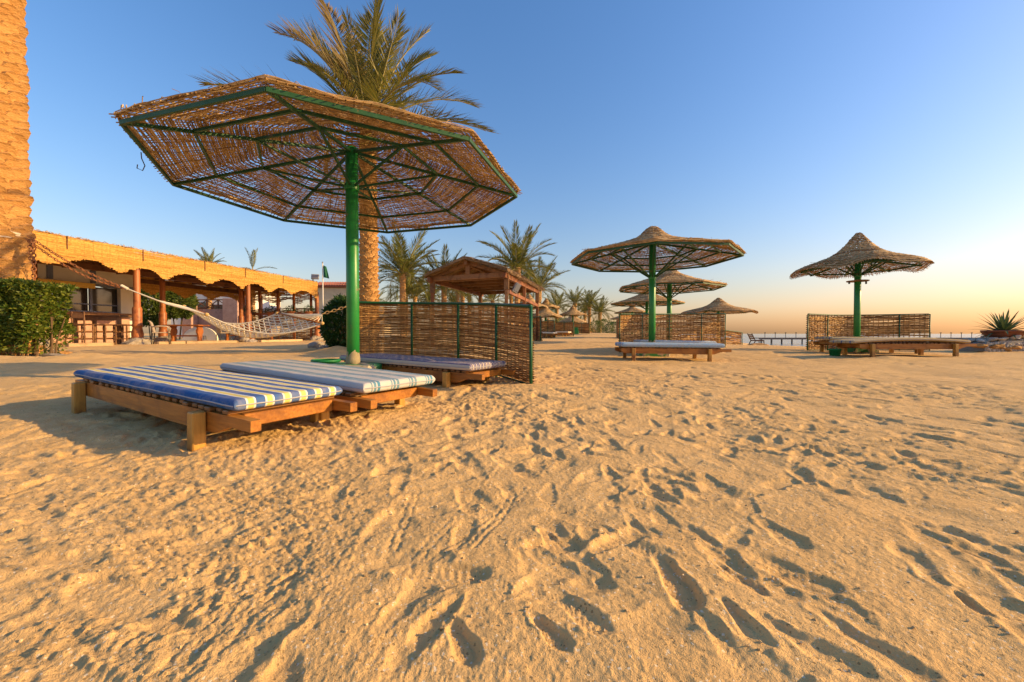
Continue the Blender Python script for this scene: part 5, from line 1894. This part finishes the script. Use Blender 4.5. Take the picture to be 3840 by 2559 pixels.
# ------------------------------------------------------------------ sand-side rocks and small things
for (px, py, Y, r, mat, lab) in ((245, 1318, 7.9, (.16, .12, .08), 'ochre', 'orange stone on the sand ridge right of the hedge'), (185, 1333, 7.6, (.42, .10, .05), 'rock', 'flat grey driftwood like stone right of the hedge foot'),
                                 (1190, 1292, 10.5, (.30, .2, .16), 'rock', 'pale rough stone at the foot of the dark shrub'), (1215, 1300, 10.0, (.16, .14, .09), 'rock', 'small stone in front of the dark shrub'),
                                 (2840, 1292, 26, (.7, .5, .25), 'ochre', 'low ochre rock mound right of the dark park bench')):
    x = at(px, 1250, Y).x
    o = obj('rock', rock_mesh(r, px, M[mat], 3), None, (x, Y, zg(x, Y) + r[2] * .3), (0, 0, random.uniform(0, 6)) if r[0] < .4 else None)
    tag(o, lab, 'rock')

# park bench seen side on near the sea
Y = 30
x = at(2822, 1250, Y).x
g = zg(x, Y)
bn = thing('park_bench', 'dark park bench facing the pier, right of the small tattered windbreak', 'bench', (x, Y, g), -.3)
for k in range(4):
    MB().box((.08 + k * .16, 0, .42), (.11, 1.3, .035)).build('seat_slat', M['beam'], bn)
for k in range(3):
    MB().box((-.06 - k * .045, 0, .56 + k * .13), (.03, 1.3, .10), Euler((0, -.3, 0)).to_matrix()).build('back_slat', M['beam'], bn)
for s in (-1, 1):
    MB().bar((-.14, s * .6, 0), (.06, s * .6, .42), .05, .06).build('leg', M['metal'], bn)
    MB().bar((.62, s * .6, 0), (.58, s * .6, .42), .05, .06).build('leg', M['metal'], bn)
    MB().bar((.05, s * .6, .38), (-.20, s * .6, .92), .05, .05).build('back_support', M['metal'], bn)
    MB().bar((0, s * .6, .37), (.62, s * .6, .39), .05, .05).build('seat_support', M['metal'], bn)

# pier
Yp = 80.0
x0, x1 = at(2835, 1250, Yp).x, at(4100, 1250, Yp).x
pr_ = thing('pier', 'long low wooden pier on piles out in the sea', 'pier', (x0, Yp, -1.5))
dz = at(3000, 1268.5, Yp).z + 1.5
npn = int((x1 - x0) / 2.0)
pm_ = MB().box((0, 0, 0), (1.96, 2.2, .16)).mesh('deck_plank', M['pier'])
pile = MB().tube([(0, 0, -1.2), (0, 0, dz - .05)], .075, 7).mesh('pile', M['pier'])
lampm = MB().tube([(0, 0, 0), (0, 0, .95)], .05, 5).box((0, 0, .97), (.22, .16, .14)).mesh('lamp_post', M['metal'])
for k in range(npn):
    xx = (k + .5) * (x1 - x0) / npn
    obj('deck_panel', pm_, pr_, (xx, 0, dz))
    for s, off in ((-1, 0), (1, .9)):
        obj('pile', pile, pr_, (xx + off - .4, s * .55, 0))
    obj('lamp_post', lampm, pr_, (xx + .2, -.9, dz + .08))
MB().bar((0, -1.05, dz - .16), (x1 - x0, -1.05, dz - .16), .12, .22).build('edge_beam', M['pier'], pr_)

# ------------------------------------------------------------------ rubble planter with agave on the right
Yq = 8.6
x0, x1 = at(3640, 1250, Yq + .3).x, at(3640, 1250, Yq + .3).x + 2.6
g = zg(x0 + .6, Yq)
pw = thing('rubble_planter', 'low rubble stone planter wall at the right edge', 'planter', (x0, Yq, g))
zt = at(3700, 1283, Yq).z - g
poly = [(0.02, -.15), (2.6, -.15), (2.6, zt), (.55, zt + .03), (.25, zt), (.03, zt * .8)]
MB().prism(poly, 0.6, Matrix.Translation((0, .35, 0))).build('mortar_core', M['pebblewall'], pw)
rs_ = random.Random(2)
rms = [rock_mesh((1, .8, .7), 100 + k, M['coral'], 2) for k in range(6)]
oms = [rock_mesh((1, .7, .7), 200 + k, M['ochre'], 2) for k in range(4)]
for (px, py, rx, rz) in ((3685, 1298, .16, .07), (3757, 1300, .20, .09), (3790, 1310, .07, .09), (3822, 1304, .14, .06), (3830, 1325, .12, .05), (3700, 1322, .10, .04), (3890, 1305, .2, .1), (3960, 1310, .2, .1), (3770, 1326, .12, .04)):
    p = at(px, py, Yq) - pw.location
    obj('boulder', rs_.choice(oms), pw, (p.x, .06, p.z), (0, 0, rs_.uniform(-.3, .3)), (rx, .10, rz))
pbm = rock_mesh((1, 1, 1), 300, M['coral'], 1)
for k in range(280):
    s = rs_.uniform(.012, .028)
    obj('pebble', pbm, pw, (rs_.uniform(.05, 1.7), .052, rs_.uniform(-.02, zt - .03)), (rs_.uniform(0, 3), rs_.uniform(0, 3), 0), (s * 1.3, s, s))
for k in range(150):
    u = rs_.uniform(.03, 2.5)
    top = zt + .015 + min(.14, u * .16) * rs_.random()
    s = rs_.uniform(.04, .10)
    obj('coral_stone', rs_.choice(rms), pw, (u, rs_.uniform(.05, .62), top), (rs_.uniform(-.5, .5), rs_.uniform(-.5, .5), rs_.uniform(0, 6)), (s * 1.2, s, s * .65))
ax = at(3762, 1250, Yq + .33).x
az = at(3762, 1259, Yq + .33).z
bw = thing('planter_bowl', 'wide brown bowl holding the agave on the rubble planter', 'plant pot', (ax, Yq + .33, az - .09))
MB().lathe([(.16, 0), (.25, .05), (.31, .12), (.33, .17), (.34, .17), (.34, .21), (.30, .21), (.27, .15), (.1, .12)], n=28).build('bowl', M['brownpot'], bw, True)
ag = thing('agave', 'spiky agave rosette growing in the brown bowl', 'agave', (ax, Yq + .33, az + .05))
for k in range(66):
    q = k / 65
    el = 1.5 - 1.6 * q
    a_ = k * 2.39996
    L = .54 * (.75 + .4 * rs_.random()) * (1 if q > .1 else .8)
    n = 8
    vv, ff = [], []
    ang = el
    x_, z_ = .03, .02
    bend = (.25 + .9 * max(0, q - .55) * 2.2)
    for i in range(n + 1):
        s = i / n
        w_ = .024 * (1 - s) ** .75 * (1 + .9 * min(1, s * 4)) * .8 + .0008
        y_up = .012 * (1 - s)
        vv += [(x_, -w_, z_ + y_up), (x_, 0, z_ - .008 * (1 - s)), (x_, w_, z_ + y_up)]
        aa_ = ang - bend * s ** 1.5
        x_ += cos(aa_) * L / n
        z_ += sin(aa_) * L / n
    for i in range(n):
        b0, b1 = i * 3, i * 3 + 3
        ff += [(b0, b0 + 1, b1 + 1, b1), (b0 + 1, b0 + 2, b1 + 2, b1 + 1)]
    ob = MB().add(vv, ff).build('leaf', M['agave'], ag, True)
    ob.rotation_euler = (0, 0, a_)
